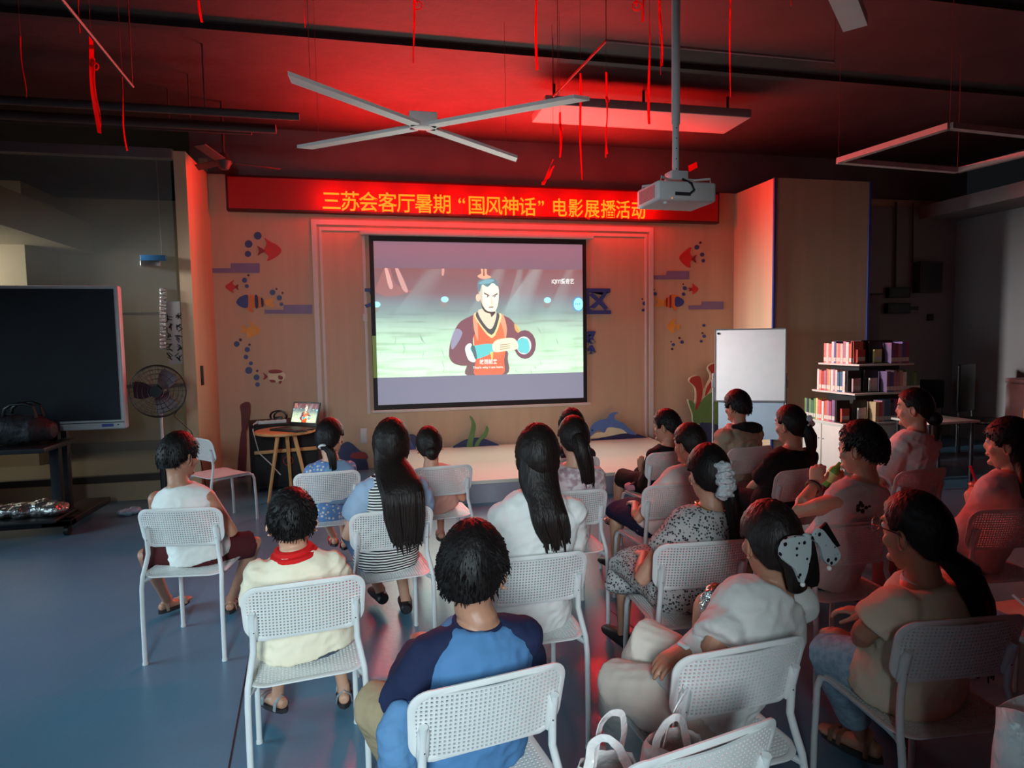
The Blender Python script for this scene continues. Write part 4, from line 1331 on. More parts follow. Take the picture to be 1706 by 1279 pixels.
def book(lo, hi, axis, col, label):
    "axis: direction the spine faces ('x' -> -x, 'y' -> -y)"
    cxy = ((lo[0] + hi[0]) / 2, (lo[1] + hi[1]) / 2, lo[2])
    t = thing('book', label, 'book', cxy, 0, 'books on the stepped bookcase')
    m = mat('cover_%s' % BN[col].replace(' ', '_'), BOOKC[col], 0.5, 0.10, 40)
    mb = MB()
    (x0, y0, z0), (x1, y1, z1) = lo, hi
    if axis == 'x':
        mb.box((x0, y0, z0), (x1, y0 + .003, z1)).box((x0, y1 - .003, z0), (x1, y1, z1)).box((x0, y0 + .003, z0), (x0 + .003, y1 - .003, z1))
        pg = MB().box((x0 + .003, y0 + .003, z0 + .004), (x1 - .004, y1 - .003, z1 - .004))
        lb = MB().box((x0 - .001, y0 + .001, z0 + .02), (x0, y1 - .001, z0 + .065))
    else:
        mb.box((x0, y0, z0), (x0 + .003, y1, z1)).box((x1 - .003, y0, z0), (x1, y1, z1)).box((x0 + .003, y0, z0), (x1 - .003, y0 + .003, z1))
        pg = MB().box((x0 + .003, y0 + .003, z0 + .004), (x1 - .003, y1 - .004, z1 - .004))
        lb = MB().box((x0 + .001, y0 - .001, z0 + .02), (x1 - .001, y0, z0 + .065))
    part('cover', mb, m, t, world=True, smooth=False)
    part('pages', pg, M_page, t, world=True, smooth=False)
    part('spine_label', lb, M_lab, t, world=True, smooth=False)


TN = ['bottom', 'middle', 'top']
for ti, (x0, x1, y0, y1, z) in enumerate(TIERS):
    zb = z + .022
    palL = [[8, 14, 8, 12, 8, 11, 0, 9, 6, 9, 5, 10, 13], [6, 0, 2, 5, 0, 4, 6, 5, 1, 7, 7, 6], [0, 1, 0, 6, 3, 4, 0, 1, 5, 6, 9, 9]][ti]
    # face toward the stage side (-x)
    y, k = y1 - .05, 0
    while y > y0 + .10 and k < len(palL):
        th = rb_.uniform(.032, .05)
        hgt = rb_.uniform(.225, .255) if ti else rb_.uniform(.215, .25)
        c = palL[k]
        book((x0 + .03 + rb_.uniform(0, .006), y - th + .001, zb), (x0 + .155, y - .001, zb + hgt), 'x', c, 'upright %s book, %s from the back on the %s shelf face beside the whiteboard' % (BN[c], ordn[k], TN[ti]))
        y -= th
        k += 1
    # black display stands with a face-out book, then spines along the front face
    for j, xs in enumerate((x0 + .02, x0 + .24)):
        s = thing('book_stand', 'black display stand, %s of two on the %s shelf front' % (('left one', 'right one')[j], TN[ti]), 'book stand', (xs + .08, y0 + .08, zb), 0, 'display stands on the bookcase')
        part('back_panel', MB().box((xs, y0 + .13, zb), (xs + .17, y0 + .145, zb + .25)), M_black, s, world=True, smooth=False)
        part('ledge', MB().box((xs, y0 + .05, zb), (xs + .17, y0 + .13, zb + .012)), M_black, s, world=True, smooth=False)
        c = [[9, 6], [15, 1], [2, 11]][ti][j]
        book((xs + .04, y0 + .095, zb + .0125), (xs + .14, y0 + .118, zb + .16), 'y', c, 'small %s book shown face-out on the %s display stand of the %s shelf' % (BN[c], ('left', 'right')[j], TN[ti]))
    x, k = x0 + .44, 0
    palR = [[4, 2, 5, 7, 7, 14, 10, 10, 13, 5, 15, 2, 7, 14], [13, 3, 5, 5, 4, 6, 12, 12, 8, 12, 10, 0, 10], [13, 10, 5, 3, 10, 13]][ti]
    while x < x1 - .07 and k < len(palR):
        th = rb_.uniform(.034, .052)
        c = palR[k]
        book((x + .001, y0 + .025, zb), (x + th - .001, y0 + .15, zb + rb_.uniform(.215, .25)), 'y', c, 'upright %s book, %s from the display stands on the %s shelf front' % (BN[c], ordn[k], TN[ti]))
        x += th
        k += 1
# ------------------------------------------------------------------ fittings and furniture in the dark right corner
def wallbox(name, label, cat, x0, y0, x1, y1, m, dep=.08):
    a, b = at(x0, y0, WY - .03), at(x1, y1, WY - .03)
    t = thing(name, label, cat, ((a.x + b.x) / 2, WY - .03, b.z))
    part('housing', MB().rbox((a.x, WY - .03 - dep, b.z), (b.x, WY - .03, a.z), .006), m, t, world=True)
    part('front', MB().box((a.x + .03, WY - .034 - dep, b.z + .03), (b.x - .03, WY - .029 - dep, a.z - .03)), M_dark, t, world=True, smooth=False)
    return t


M_boxg = mat('grey_brown_box', (74, 68, 62), 0.6, 0.08)
wallbox('electrical_box', 'grey square electrical box high on the dim far right wall', 'electrical box', 1521, 437, 1557, 488, M_boxg, .14)
wallbox('control_panel', 'dark rectangular control panel on the far right wall, upper of two', 'control panel', 1475, 479, 1510, 496, M_black)
wallbox('control_panel', 'dark rectangular control panel on the far right wall, lower of two', 'control panel', 1473, 505, 1510, 522, M_black)
wallbox('wall_switch', 'small grey switch plate right of the lower control panel', 'switch', 1512, 507, 1530, 520, M_grey, .03)
wallbox('wall_socket', 'tiny dark socket low on the far right wall', 'socket', 1544, 523, 1553, 534, M_black, .03)
t = thing('steel_pipe', 'thin vertical conduit on the far right wall above the control panels', 'pipe', at(1491, 470, WY - .03))
part('pipe', MB().cyl(at(1491, 480, WY - .06), at(1493, 336, WY - .06), .015, 8), M_boxg, t, world=True)
t = thing('steel_pipe', 'thin vertical conduit running down to the electrical box', 'pipe', at(1522, 437, WY - .03))
part('pipe', MB().cyl(at(1520, 437, WY - .06), at(1521, 338, WY - .06), .012, 8), M_boxg, t, world=True)
a, b = at(1441, 491, 8.1), at(1463, 600, 8.1)
t = thing('folded_screen', 'narrow grey folding panel leaning behind the brown wing wall', 'panel', ((a.x + b.x) / 2, 8.1, 0))
part('panel', MB().rbox((a.x, 8.08, 0.02), (b.x, 8.14, a.z), .02), mat('dull_grey', (110, 104, 104), 0.6), t, world=True)
part('top_rail', MB().cyl((a.x, 8.11, a.z + .01), (b.x + .06, 8.11, a.z + .01), .014, 8), M_dark, t, world=True)


def dark_chair(label, x, y, rz, h=.9):
    t = thing('office_chair', label, 'chair', (x, y, 0), rz, 'dark chairs in the right corner')
    part('seat', MB().rbox((-.24, -.22, .42), (.24, .24, .48), .02), M_black, t)
    part('backrest', MB().rbox((-.24, -.25, .56), (.24, -.20, h), .02), M_black, t)
    for sx_ in (-.2, .2):
        part('leg', MB().tube([(sx_, -.2, 0), (sx_, -.22, .5), (sx_, -.24, .7)], .012), M_bmetal, t)
        part('leg', MB().tube([(sx_, .2, 0), (sx_, .2, .44)], .012), M_bmetal, t)


p = at(1590, 690, 7.5)
dark_chair('dark chair against the far right wall, left of the two', p.x - .35, 7.5, R(160), .98)
p = at(1640, 660, 7.0)
dark_chair('dark high chair against the far right wall, right of the two', p.x, 7.0, R(200), 1.22)
a = atz(1568, 704, .72)
t = thing('desk', 'small dim desk with pale top behind the woman in the white T-shirt', 'desk', (a.x + .25, a.y + .25, 0))
part('top', MB().rbox((a.x - .15, a.y, .70), (a.x + .5, a.y + .5, .725), .006), M_bcw, t, world=True)
for dx in (-.1, .45):
    for dy in (.05, .45):
        part('leg', MB().cyl((a.x + dx, a.y + dy, 0), (a.x + dx, a.y + dy, .70), .02, 10), M_bmetal, t, world=True)
p = at(1700, 690, 6.4)
t = thing('storage_bin', 'pale storage bin at the right edge behind the yellow chair', 'bin', (p.x + .2, 6.4, 0))
part('body', MB().rbox((p.x - .02, 6.2, 0.0), (p.x + .5, 6.6, 1.0), .03), mat('pale_bin', (150, 146, 142), 0.6), t, world=True)
part('lid', MB().rbox((p.x - .03, 6.19, 1.0), (p.x + .51, 6.61, 1.06), .02), mat('pale_bin', (150, 146, 142), 0.6), t, world=True)
p = at(1712, 700, 4.4)
t = thing('yellow_tub_chair', 'yellow rounded tub chair behind the long haired child at the right edge', 'chair', (p.x + .12, 4.4, 0))
c0 = Vector((p.x + .12, 4.4, 0))
M_yc = mat('yellow_plastic', (226, 158, 30), 0.4, 0.06)
zt = p.z + .11
mb = MB()
n, vs, fs = 20, [], []
for i in range(n + 1):
    an = math.pi * (1.08 + .84 * i / n)
    for rr, zz in ((.20, .45), (.23, zt), (.26, zt), (.235, .43)):
        vs.append(c0 + Vector((math.cos(an) * rr, math.sin(an) * rr, zz)))
for i in range(n):
    for j in range(4):
        fs.append((i * 4 + j, i * 4 + (j + 1) % 4, i * 4 + 4 + (j + 1) % 4, i * 4 + 4 + j))
fs += [(0, 1, 2, 3), (n * 4, n * 4 + 1, n * 4 + 2, n * 4 + 3)]
part('shell', MB().add(vs, fs), M_yc, t, world=True)
part('seat', MB().loft([c0 + Vector((0, 0, .41)), c0 + Vector((0, 0, .46))], [.21, .21], seg=24, round_=False), M_yc, t, world=True)
for k in range(4):
    an = math.pi * (.25 + .5 * k)
    part('leg', MB().cyl(c0 + Vector((math.cos(an) * .19, math.sin(an) * .19, 0)), c0 + Vector((math.cos(an) * .16, math.sin(an) * .16, .42)), .016, 10), M_yc, t, world=True)
# ------------------------------------------------------------------ white perforated chairs
CW, CH = .215, .215


def back_pt(u, v, d=0.0):
    return Vector((u, -.172 - .055 * (v / CH) + .75 * u * u + d, .602 + v))


def seat_pt(u, v, d=0.0):
    e = max(0, v - .12)
    return Vector((u, v, .452 + d - 1.1 * e * e * 3 + .25 * u * u))


def rrect(hx, y0, y1, r_, n=8, taper=0.0):
    out = []
    for cx, cy, a0 in ((hx - r_, y1 - r_, 0), (-hx + r_, y1 - r_, 90), (-hx + r_, y0 + r_, 180), (hx - r_, y0 + r_, 270)):
        for k in range(n + 1):
            a = R(a0 + 90 * k / n)
            x, y = cx + r_ * math.cos(a), cy + r_ * math.sin(a)
            out.append((x * (1 - taper * (y1 - y) / (y1 - y0)), y))
    return out


def perforated(fn, hx, y0, y1, r_, pitch, th, inset, taper=0.0):
    mb = MB()
    nx = int(round((2 * hx - 2 * inset) / (pitch / 2)))
    ny = int(round((y1 - y0 - 2 * inset) / (pitch / 2)))
    nx += 1 - nx % 2
    ny += 1 - ny % 2
    xs = [-hx + inset + (2 * hx - 2 * inset) * i / nx for i in range(nx + 1)]
    ys = [y0 + inset + (y1 - y0 - 2 * inset) * j / ny for j in range(ny + 1)]

    def inside(i, j):
        if not (0 <= i < nx and 0 <= j < ny):
            return False
        x, y = abs(xs[i] + xs[i + 1]) / 2, (ys[j] + ys[j + 1]) / 2
        x /= (1 - taper * (y1 - y) / (y1 - y0))
        rr = r_ - inset * .6
        qx, qy = x - (hx - inset * .6 - rr), max(y0 + inset * .6 + rr - y, y - (y1 - inset * .6 - rr))
        return not (qx > 0 and qy > 0 and qx * qx + qy * qy > rr * rr) and x < hx - inset * .5

    def solid(i, j):
        if not inside(i, j):
            return False
        return not (i % 2 == 1 and j % 2 == 1)
    idx = {}

    def V(i, j, s):
        k = (i, j, s)
        if k not in idx:
            idx[k] = len(mb.v)
            mb.v.append(fn(xs[i], ys[j], s))
        return idx[k]
    for i in range(nx):
        for j in range(ny):
            if not solid(i, j):
                continue
            h = th / 2
            mb.f.append((V(i, j, h), V(i + 1, j, h), V(i + 1, j + 1, h), V(i, j + 1, h)))
            mb.f.append((V(i, j, -h), V(i, j + 1, -h), V(i + 1, j + 1, -h), V(i + 1, j, -h)))
            for di, dj, a, b in ((-1, 0, (i, j), (i, j + 1)), (1, 0, (i + 1, j + 1), (i + 1, j)), (0, -1, (i + 1, j), (i, j)), (0, 1, (i, j + 1), (i + 1, j + 1))):
                if not solid(i + di, j + dj):
                    mb.f.append((V(a[0], a[1], -h), V(b[0], b[1], -h), V(b[0], b[1], h), V(a[0], a[1], h)))
    mb.m = [0] * len(mb.f)
    # solid rounded rim
    o = rrect(hx, y0, y1, r_, 8, taper)
    q = rrect(hx - inset * 1.35, y0 + inset * 1.35, y1 - inset * 1.35, r_ - inset * .9, 8, taper)
    n = len(o)
    h = th * .95
    vs, fs = [], []
    mid = [((a[0] * .35 + b[0] * .65), (a[1] * .35 + b[1] * .65)) for a, b in zip(o, q)]
    for ring, hh in ((o, h * .45), (mid, h), (q, h * .55), (q, -h * .55), (mid, -h), (o, -h * .45)):
        vs += [fn(x, y, hh) for x, y in ring]
    for k in range(6):
        for i in range(n):
            i2 = (i + 1) % n
            k2 = (k + 1) % 6
            fs.append((k * n + i, k * n + i2, k2 * n + i2, k2 * n + i))
    mb.add(vs, fs)
    return mb


CP = []     # chair proto parts
CP.append(('seat', perforated(seat_pt, .208, -.205, .205, .07, .0125, .006, .013).mesh('seat', M_white)))
CP.append(('backrest', perforated(back_pt, CW, 0, CH, .062, .0122, .006, .014, .05).mesh('backrest', M_white)))
for s in (-1, 1):
    rear = [(s * .200, -.215, 0), (s * .200, -.213, .25), (s * .200, -.207, .40), (s * .198, -.195, .46), (s * .187, -.178, .52), (s * .178, -.168, .57), (s * .176, -.176, .66), (s * .176, -.192, .72)]
    CP.append(('leg', MB().tube(rear, .0115, 10).cyl((s * .2, -.215, 0), (s * .2, -.215, .012), .0135, 10).mesh('leg', M_wmetal)))
    front = [(s * .197, .225, 0), (s * .196, .222, .2), (s * .194, .212, .39), (s * .190, .200, .428), (s * .182, .170, .440), (s * .178, .08, .440)]
    CP.append(('leg', MB().tube(front, .0115, 10).cyl((s * .197, .225, 0), (s * .197, .225, .012), .0135, 10).mesh('leg', M_wmetal)))
    rail = [(s * .178, .10, .440), (s * .178, -.12, .440), (s * .182, -.165, .438), (s * .199, -.205, .436)]
    CP.append(('seat_rail', MB().tube(rail, .0105, 8).mesh('seat_rail', M_wmetal)))
    sock = []
    for v in (.012, .03, .095, .107):
        p = back_pt(s * .174, v)
        sock.append(p + Vector((0, -.008, 0)))
    CP.append(('socket', MB().loft(sock, [(.013, .010), (.017, .014), (.017, .014), (.013, .010)], up=(0, 1, 0), seg=12).mesh('socket', M_white)))
    CP.append(('screw', MB().ball(back_pt(s * .174, .045) + Vector((0, -.0225, 0)), .0035, n=5).mesh('screw', M_black)))

CHAIRS = {  # name: (x, y of the back top, yaw, label)
    'tank': (-1.01, 3.47, -8, 'white perforated chair of the boy in the white tank top, leftmost of the seated rows'),
    'cream': (-.262, 2.26, 7, 'white perforated chair of the boy in the cream shirt with red collar'),
    'blue': (.268, 1.48, 9.5, 'white perforated chair of the boy in blue with navy sleeves, front centre'),
    'long': (.07, 3.14, 9, 'white perforated chair of the girl with very long loose hair'),
    'center': (.60, 2.31, 2, 'white perforated chair of the woman in the plain white T-shirt with half-tied hair'),
    'leop': (1.30, 2.29, -4, 'white perforated chair of the woman in the speckled grey dress'),
    'bow': (.965, 1.47, 4.5, 'white perforated chair of the woman with the polka dot hair bow'),
    'empty': (.66, 1.13, 11.5, 'nearest white perforated chair at the bottom edge, with plastic bags on its seat'),
    'braid': (1.68, 1.46, -5, 'white perforated chair of the woman in glasses with long low ponytail'),
    'rboy': (2.95, 2.36, -5, 'white perforated chair of the long haired child at the right edge'),
    'drink': (2.09, 2.36, -3, 'white perforated chair of the boy drinking from a green bottle'),
    'topr': (3.3, 3.2, 6, 'white perforated chair of the woman in a white T-shirt before the dark corner'),
    'black': (2.62, 3.42, 9, 'white perforated chair of the woman in black with a white ribbon bow'),
    'g11': (1.68, 3.27, 3, 'white perforated chair of the girl in the white blouse behind the woman with the scrunchie'),
    'g10': (2.13, 4.22, 6, 'white perforated chair of the boy in black holding up his hand'),
    'pony': (1.05, 3.27, 0, 'white perforated chair of the ponytailed woman in the pale wide-neck top'),
    'front': (1.35, 4.2, 0, 'white perforated chair of the person hidden behind the ponytailed woman'),
    'bun': (.43, 4.17, 6, 'white perforated chair of the girl with the low hair bun'),
    'plaid': (-.32, 4.2, 4, 'white perforated chair of the girl in the flowered dress near the round table'),
    'jacket': (2.78, 4.22, 8, 'white perforated chair of the person in the khaki hooded jacket'),
    'booklet': (2.64, 1.80, 0, 'white perforated chair at the right edge with an open booklet on its seat'),
    'side': (None, None, -48, 'empty white perforated chair standing alone at left beside the round table'),
}
CPOS = {}
for k, (x, y, yw, lab) in CHAIRS.items():
    a = R(yw)
    f = Vector((-math.sin(a), math.cos(a), 0))
    if x is None:
        o = (Vector((-1.392, 6.545, 0)) + Vector((-1.132, 6.257, 0))) / 2 - f * .22
    else:
        o = Vector((x, y, 0)) + f * .22
    CPOS[k] = (o, a, f)
    root = thing('chair', lab, 'chair', o, a, 'white perforated chairs')
    for n_, me in CP:
        link(n_, me, root)

# ------------------------------------------------------------------ people
M_skin = mat('skin', (192, 146, 120), 0.5, 0.06, 10, 0.06, 60)
M_skin2 = mat('skin_tan', (166, 120, 96), 0.5, 0.06, 10, 0.06, 60)
M_hair = mat('black_hair', (17, 13, 13), 0.52, 0.3, 5, 0.22, 5, spec=0.26, stretch=(26, 26, 2.5))
M_hairb = mat('brown_black_hair', (26, 18, 16), 0.5, 0.3, 5, 0.22, 5, spec=0.28, stretch=(26, 26, 2.5))
M_eye = mat('eye_white', (220, 216, 210), 0.2, 0.02)
M_iris = mat('iris_dark', (24, 16, 14), 0.15, 0.02)
M_lip = mat('lip', (168, 92, 84), 0.45, 0.05)
M_sole = mat('shoe_sole', (36, 34, 36), 0.6, 0.1)


def cloth(name, rgb, pattern=None, bump=.6, bscale=9, var=.06, rough=.85):
    return mat(name, rgb, rough, var, 6, bump, bscale, spec=0.25, pattern=pattern)


def lerp_tab(tab, t):
    for (a, va), (b, vb) in zip(tab, tab[1:]):
        if t <= b:
            q = max(0, (t - a) / (b - a))
            return tuple(x + (y - x) * q for x, y in zip(va, vb))
    return tab[-1][1]


TORSO = [(-.18, (.150, .116)), (0, (.160, .120)), (.2, (.148, .110)), (.45, (.148, .104)), (.64, (.164, .108)), (.77, (.168, .098)), (.85, (.150, .084)), (.92, (.108, .070)), (.97, (.070, .060)), (1.0, (.054, .054))]


def hand(mb, w_, d, n, s, curl, side):
    d, n = d.normalized(), n.normalized()
    n = (n - d * n.dot(d)).normalized()
    lat = d.cross(n) * side
    mb.loft([w_ - d * .015 * s, w_ + d * .03 * s, w_ + d * .075 * s, w_ + d * .088 * s], [(.025 * s, .017 * s), (.034 * s, .017 * s), (.039 * s, .0145 * s), (.036 * s, .011 * s)], up=n, seg=12)
    for i, (L, o) in enumerate(((.068, .029), (.077, .0100), (.071, -.0095), (.055, -.0285))):
        p = w_ + d * (.083 - abs(o - .004) * .25) * s + lat * o * s
        cu = 0
        pts = [p - d * .012 * s, p]
        for q, fr in ((.55, .45), (1.0, .31), (.8, .24)):
            cu += curl * q
            dd = d * math.cos(cu) + n * math.sin(cu) + lat * (o * .9)
            p = p + dd.normalized() * L * fr * s
            pts.append(p)
        mb.loft(pts, [.0088 * s, .0088 * s, .0082 * s, .0076 * s, .0066 * s], up=lat, seg=8)
    p = w_ + d * .018 * s + lat * .026 * s
    t1 = (d * .75 + lat * .55 + n * (.25 + .35 * min(1, curl))).normalized()
    t2 = (d * .9 + lat * (.2 - .4 * min(1, curl)) + n * (.3 + .5 * min(1, curl))).normalized()
    mb.loft([p, p + t1 * .040 * s, p + t1 * .040 * s + t2 * .030 * s, p + t1 * .040 * s + t2 * .052 * s], [.014 * s, .0105 * s, .0095 * s, .008 * s], up=n, seg=8)


def head_R(dx, dy, dz, hs):
    hx, hy, hz = .0775 * hs, .100 * hs, .118 * hs
    return 1.0 / math.sqrt((dx / hx) ** 2 + (dy / hy) ** 2 + (dz / hz) ** 2)


HAIRLINES = {
    'short': [(0, 32), (40, 26), (62, 12), (72, -12), (80, -10), (88, 10), (104, 8), (116, -12), (140, -26), (180, -30)],
    'bowl': [(0, 14), (40, 12), (62, 2), (74, -14), (86, 2), (104, 0), (116, -22), (140, -38), (180, -42)],
    'tied': [(0, 36), (40, 32), (62, 22), (76, 2), (88, 10), (104, 6), (116, -16), (140, -34), (180, -40)],
    'long': [(0, 36), (34, 30), (55, 10), (66, -35), (80, -55), (100, -60), (140, -60), (180, -60)],
    'half': [(0, 36), (40, 32), (62, 20), (76, 0), (90, 6), (104, 0), (112, -50), (140, -60), (180, -60)],
}


def hair_cap(mb, Mh, hs, style, T=.016, seed=0, fuzz=.003):
    tab = [(a, (e,)) for a, e in HAIRLINES[style]]
    na, ne = 72, 44
    vs, fs = [], []
    for j in range(ne + 1):
        el = -80 + 170 * j / ne
        for i in range(na):
            az = 360 * i / na - 180
            aa = abs(az)
            e0 = lerp_tab(tab, aa)[0]
            dz, c = math.sin(R(el)), math.cos(R(el))
            dx, dy = c * math.sin(R(az)), c * math.cos(R(az))
            rr = head_R(dx, dy, dz, hs)
            k = max(0, min(1, (el - e0 + 1.5) / 7.0))
            k = k * k * (3 - 2 * k)
            nz = noise.noise(Vector((dx * 16 + seed, dy * 16, dz * 5))) * fuzz + noise.noise(Vector((dx * 34, dy * 34 + seed, dz * 9))) * fuzz * .7
            t = T * (1 + .25 * max(0, dz)) + nz
            r_ = rr * (.62 + .38 * k) + t * k
            vs.append(Mh @ Vector((dx * r_, dy * r_ - .004 * hs, dz * r_ + .004 * hs)))
    for j in range(ne):
        for i in range(na):
            i2 = (i + 1) % na
            fs.append((j * na + i, j * na + i2, (j + 1) * na + i2, (j + 1) * na + i))
    fs.append(tuple(reversed(range(na))))
    fs.append(tuple(range(ne * na, (ne + 1) * na)))
    mb.add(vs, fs)


def tufts(mb, Mh, hs, style, T, n, seed, ln=.03):
    "fine locks lying over the cap so the outline is not smooth"
    tab = [(a, (e,)) for a, e in HAIRLINES[style]]
    r_ = random.Random(seed)
    crown = Vector((.15, -.55, .82)).normalized()
    for _ in range(n):
        az, el = r_.uniform(-180, 180), math.degrees(math.asin(r_.uniform(-.7, 1)))
        if el < lerp_tab(tab, abs(az))[0] + 5:
            continue
        c = math.cos(R(el))
        d = Vector((c * math.sin(R(az)), c * math.cos(R(az)), math.sin(R(el))))
        fl = (d - crown)
        fl = (fl - d * fl.dot(d))
        fl = fl.normalized() if fl.length > .05 else Vector((1, 0, 0))
        fl = (fl + Vector((r_.uniform(-.3, .3), r_.uniform(-.3, .3), r_.uniform(-.5, .1)))).normalized()
        rr = head_R(d.x, d.y, d.z, hs) + T * .9
        p0 = d * rr
        L = ln * r_.uniform(.6, 1.2)
        e = fl.cross(d).normalized() * .0022
        p1 = p0 + fl * L * .5 + d * .003
        p2 = p0 + fl * L + d * r_.uniform(-.006, .003)
        q = [p0 - e, p0 + e, p0 + d * .004, p1 - e * .8, p1 + e * .8, p1 + d * .003, p2]
        mb.add([Mh @ (v + Vector((0, -.004 * hs, .004 * hs))) for v in q], [(0, 1, 4, 3), (1, 2, 5, 4), (2, 0, 3, 5), (3, 4, 6), (4, 5, 6), (5, 3, 6), (0, 2, 1)])


def person(key, label, head, s=1.0, hs=1.0, bw=1.0, hyaw=None, hpitch=0.0, hroll=0.0, yaw=None, skin=None, pel=None, slouch=.015,
           neck=.132, top=None, bottom=None, shoes=None, style='short', hair=None, knees=None, ankles=None, elbows=None, wrists=None,
           hands=None, near=False, extra=None, foot_yaw=(8, -8), T=.016, hipz=None):
    o, a, f = CPOS[key]
    a = a if yaw is None else R(yaw)
    pos = (o + f * .02) if pel is None else Vector(pel)
    root = thing('person', label, 'person', (pos.x, pos.y, 0), a)
    Rz = Matrix.Rotation(-a, 4, 'Z')
    loc = lambda v: Rz @ (Vector(v) - Vector((pos.x, pos.y, 0)))
    vx = .0052 if near else .0065
    hz = (.458 + .085 * s) if hipz is None else hipz
    Hc = loc(head)
    scr_yaw = math.atan2(-(1.43 - head[0]), 8.4 - head[1])
    hy = (scr_yaw if hyaw is None else R(hyaw)) - a
    Mh = Matrix.Translation(Hc) @ Matrix.Rotation(hy, 4, 'Z') @ Matrix.Rotation(R(hpitch), 4, 'X') @ Matrix.Rotation(R(hroll), 4, 'Y')
    sk = skin or M_skin
    S0 = Vector((0, 0, hz))
    NB = Hc + Vector((0, -.030 * hs, -neck * hs))
    up = (NB - S0).normalized()

    def spine(t):
        p = S0.lerp(NB, t)
        p.y -= slouch * 4 * max(0, t) * (1 - t)
        return p

    def trings(t0, t1, n, infl, flare=0.0, extra_w=1.0):
        pts, rad = [], []
        for i in range(n + 1):
            t = t0 + (t1 - t0) * i / n
            w_, d_ = lerp_tab(TORSO, t)
            fl = flare * max(0, .35 - t)
            pts.append(spine(t))
            rad.append(((w_ * s * bw + infl + fl) * extra_w, d_ * s + infl + fl * .6))
        return pts, rad
    mb = MB()
    mb.loft(*trings(-.18, 1.0, 16, 0), up=(0, 1, 0), seg=20)
    # head
    HD = [(-.113, .040, .024, .020), (-.102, .036, .038, .044), (-.080, .022, .052, .068), (-.045, .010, .064, .085), (0, 0, .0715, .094), (.04, -.003, .0755, .097), (.075, -.005, .0715, .092), (.1, -.006, .056, .073), (.114, -.006, .032, .042)]
    hm = MB()
    hm.loft([(0, y * hs, z * hs) for z, y, _, _ in HD], [(aa * hs, bb * hs) for _, _, aa, bb in HD], up=(0, 1, 0), seg=20)
    hm.loft([(0, .084 * hs, .028 * hs), (0, .092 * hs, .005 * hs), (0, .1005 * hs, -.020 * hs), (0, .092 * hs, -.032 * hs)], [.007 * hs, .008 * hs, .0105 * hs, .009 * hs], up=(0, 1, 0), seg=8)
    hm.ball((0, .086 * hs, -.056 * hs), (.022 * hs, .010 * hs, .014 * hs), n=8)
    hm.ball((0, .072 * hs, -.098 * hs), (.022 * hs, .018 * hs, .016 * hs), n=8)
    for q in (-1, 1):
        hm.ball((q * .034 * hs, .076 * hs, .034 * hs), (.024 * hs, .012 * hs, .009 * hs), n=8)
        hm.ball((q * .042 * hs, .052 * hs, -.030 * hs), (.025 * hs, .022 * hs, .024 * hs), n=8)
    mb.add([Mh @ v for v in hm.v], hm.f)
    mb.loft([Mh @ Vector((0, -.020 * hs, -.03 * hs)), Mh @ Vector((0, -.022 * hs, -.09 * hs)), NB + up * .005, NB - up * .05], [.054 * hs, .050 * hs, .052 * hs, .064 * hs], up=(0, 1, 0), seg=16)
    # arms
    SH = spine(.78)
    arms = []
    for i, q in enumerate((-1, 1)):
        J = SH + Vector((q * .148 * s * bw, 0, .0))
        E = Vector((q * (.205 * s * bw + .01), J.y + .05 * s, J.z - .255 * s)) if not elbows or elbows[i] is None else loc(elbows[i])
        W = Vector((q * .10 * s, J.y + .27 * s, max(hz + .09, E.z + .02))) if not wrists or wrists[i] is None else loc(wrists[i])
        arms.append((J, E, W))
        mb.ball(J, (.050 * s, .056 * s, .048 * s), n=10)
        mb.loft([J, J.lerp(E, .5), E, E.lerp(W, .3), E.lerp(W, .7), W], [.050 * s, .045 * s, .038 * s, .039 * s, .031 * s, (.027 * s, .021 * s)], up=(0, 1, .3), seg=12)
        hd = (hands or [None, None])[i] or ((W - E).normalized() * .6 + Vector((0, .5, -.25)), Vector((0, -.1, -1)), .45)
        hand(mb, W, Vector(hd[0]), Vector(hd[1]), s, hd[2], 1 if q > 0 else -1)
    # legs
    legs = []
    for i, q in enumerate((-1, 1)):
        Hp = Vector((q * .082 * s, .01, hz - .015))
        K = Vector((q * .115 * s, .41 * s, hz - .005)) if not knees or knees[i] is None else loc(knees[i])
        A = Vector((q * .115 * s, .43 * s, max(.075, K.z - .41 * s))) if not ankles or ankles[i] is None else loc(ankles[i])
        legs.append((Hp, K, A))
        mb.loft([Hp, Hp.lerp(K, .5), K, K.lerp(A, .25), K.lerp(A, .7), A], [.080 * s, .070 * s, .054 * s, .052 * s, .036 * s, .032 * s], up=(0, .7, .7), seg=14)
        fy = R(foot_yaw[i])
        fd = Vector((-math.sin(fy), math.cos(fy), 0))
        hl = A + Vector((0, 0, -.045 * s)) - fd * .045 * s
        fp = [hl + Vector((0, 0, .012)), hl + fd * .05 * s + Vector((0, 0, .012)), hl + fd * .13 * s + Vector((0, 0, .004)), hl + fd * .20 * s, hl + fd * .225 * s]
        mb.loft(fp, [(.030 * s, .030 * s), (.034 * s, .036 * s), (.040 * s, .026 * s), (.040 * s, .018 * s), (.030 * s, .013 * s)], up=(0, 0, 1), seg=12)
        mb.loft([A + Vector((0, 0, .02)), A + Vector((0, 0, -.035 * s))], [.033 * s, .034 * s], seg=12)
        legs[-1] += (fd, hl)
    body = fused('body', mb, sk, root, vx, 2)
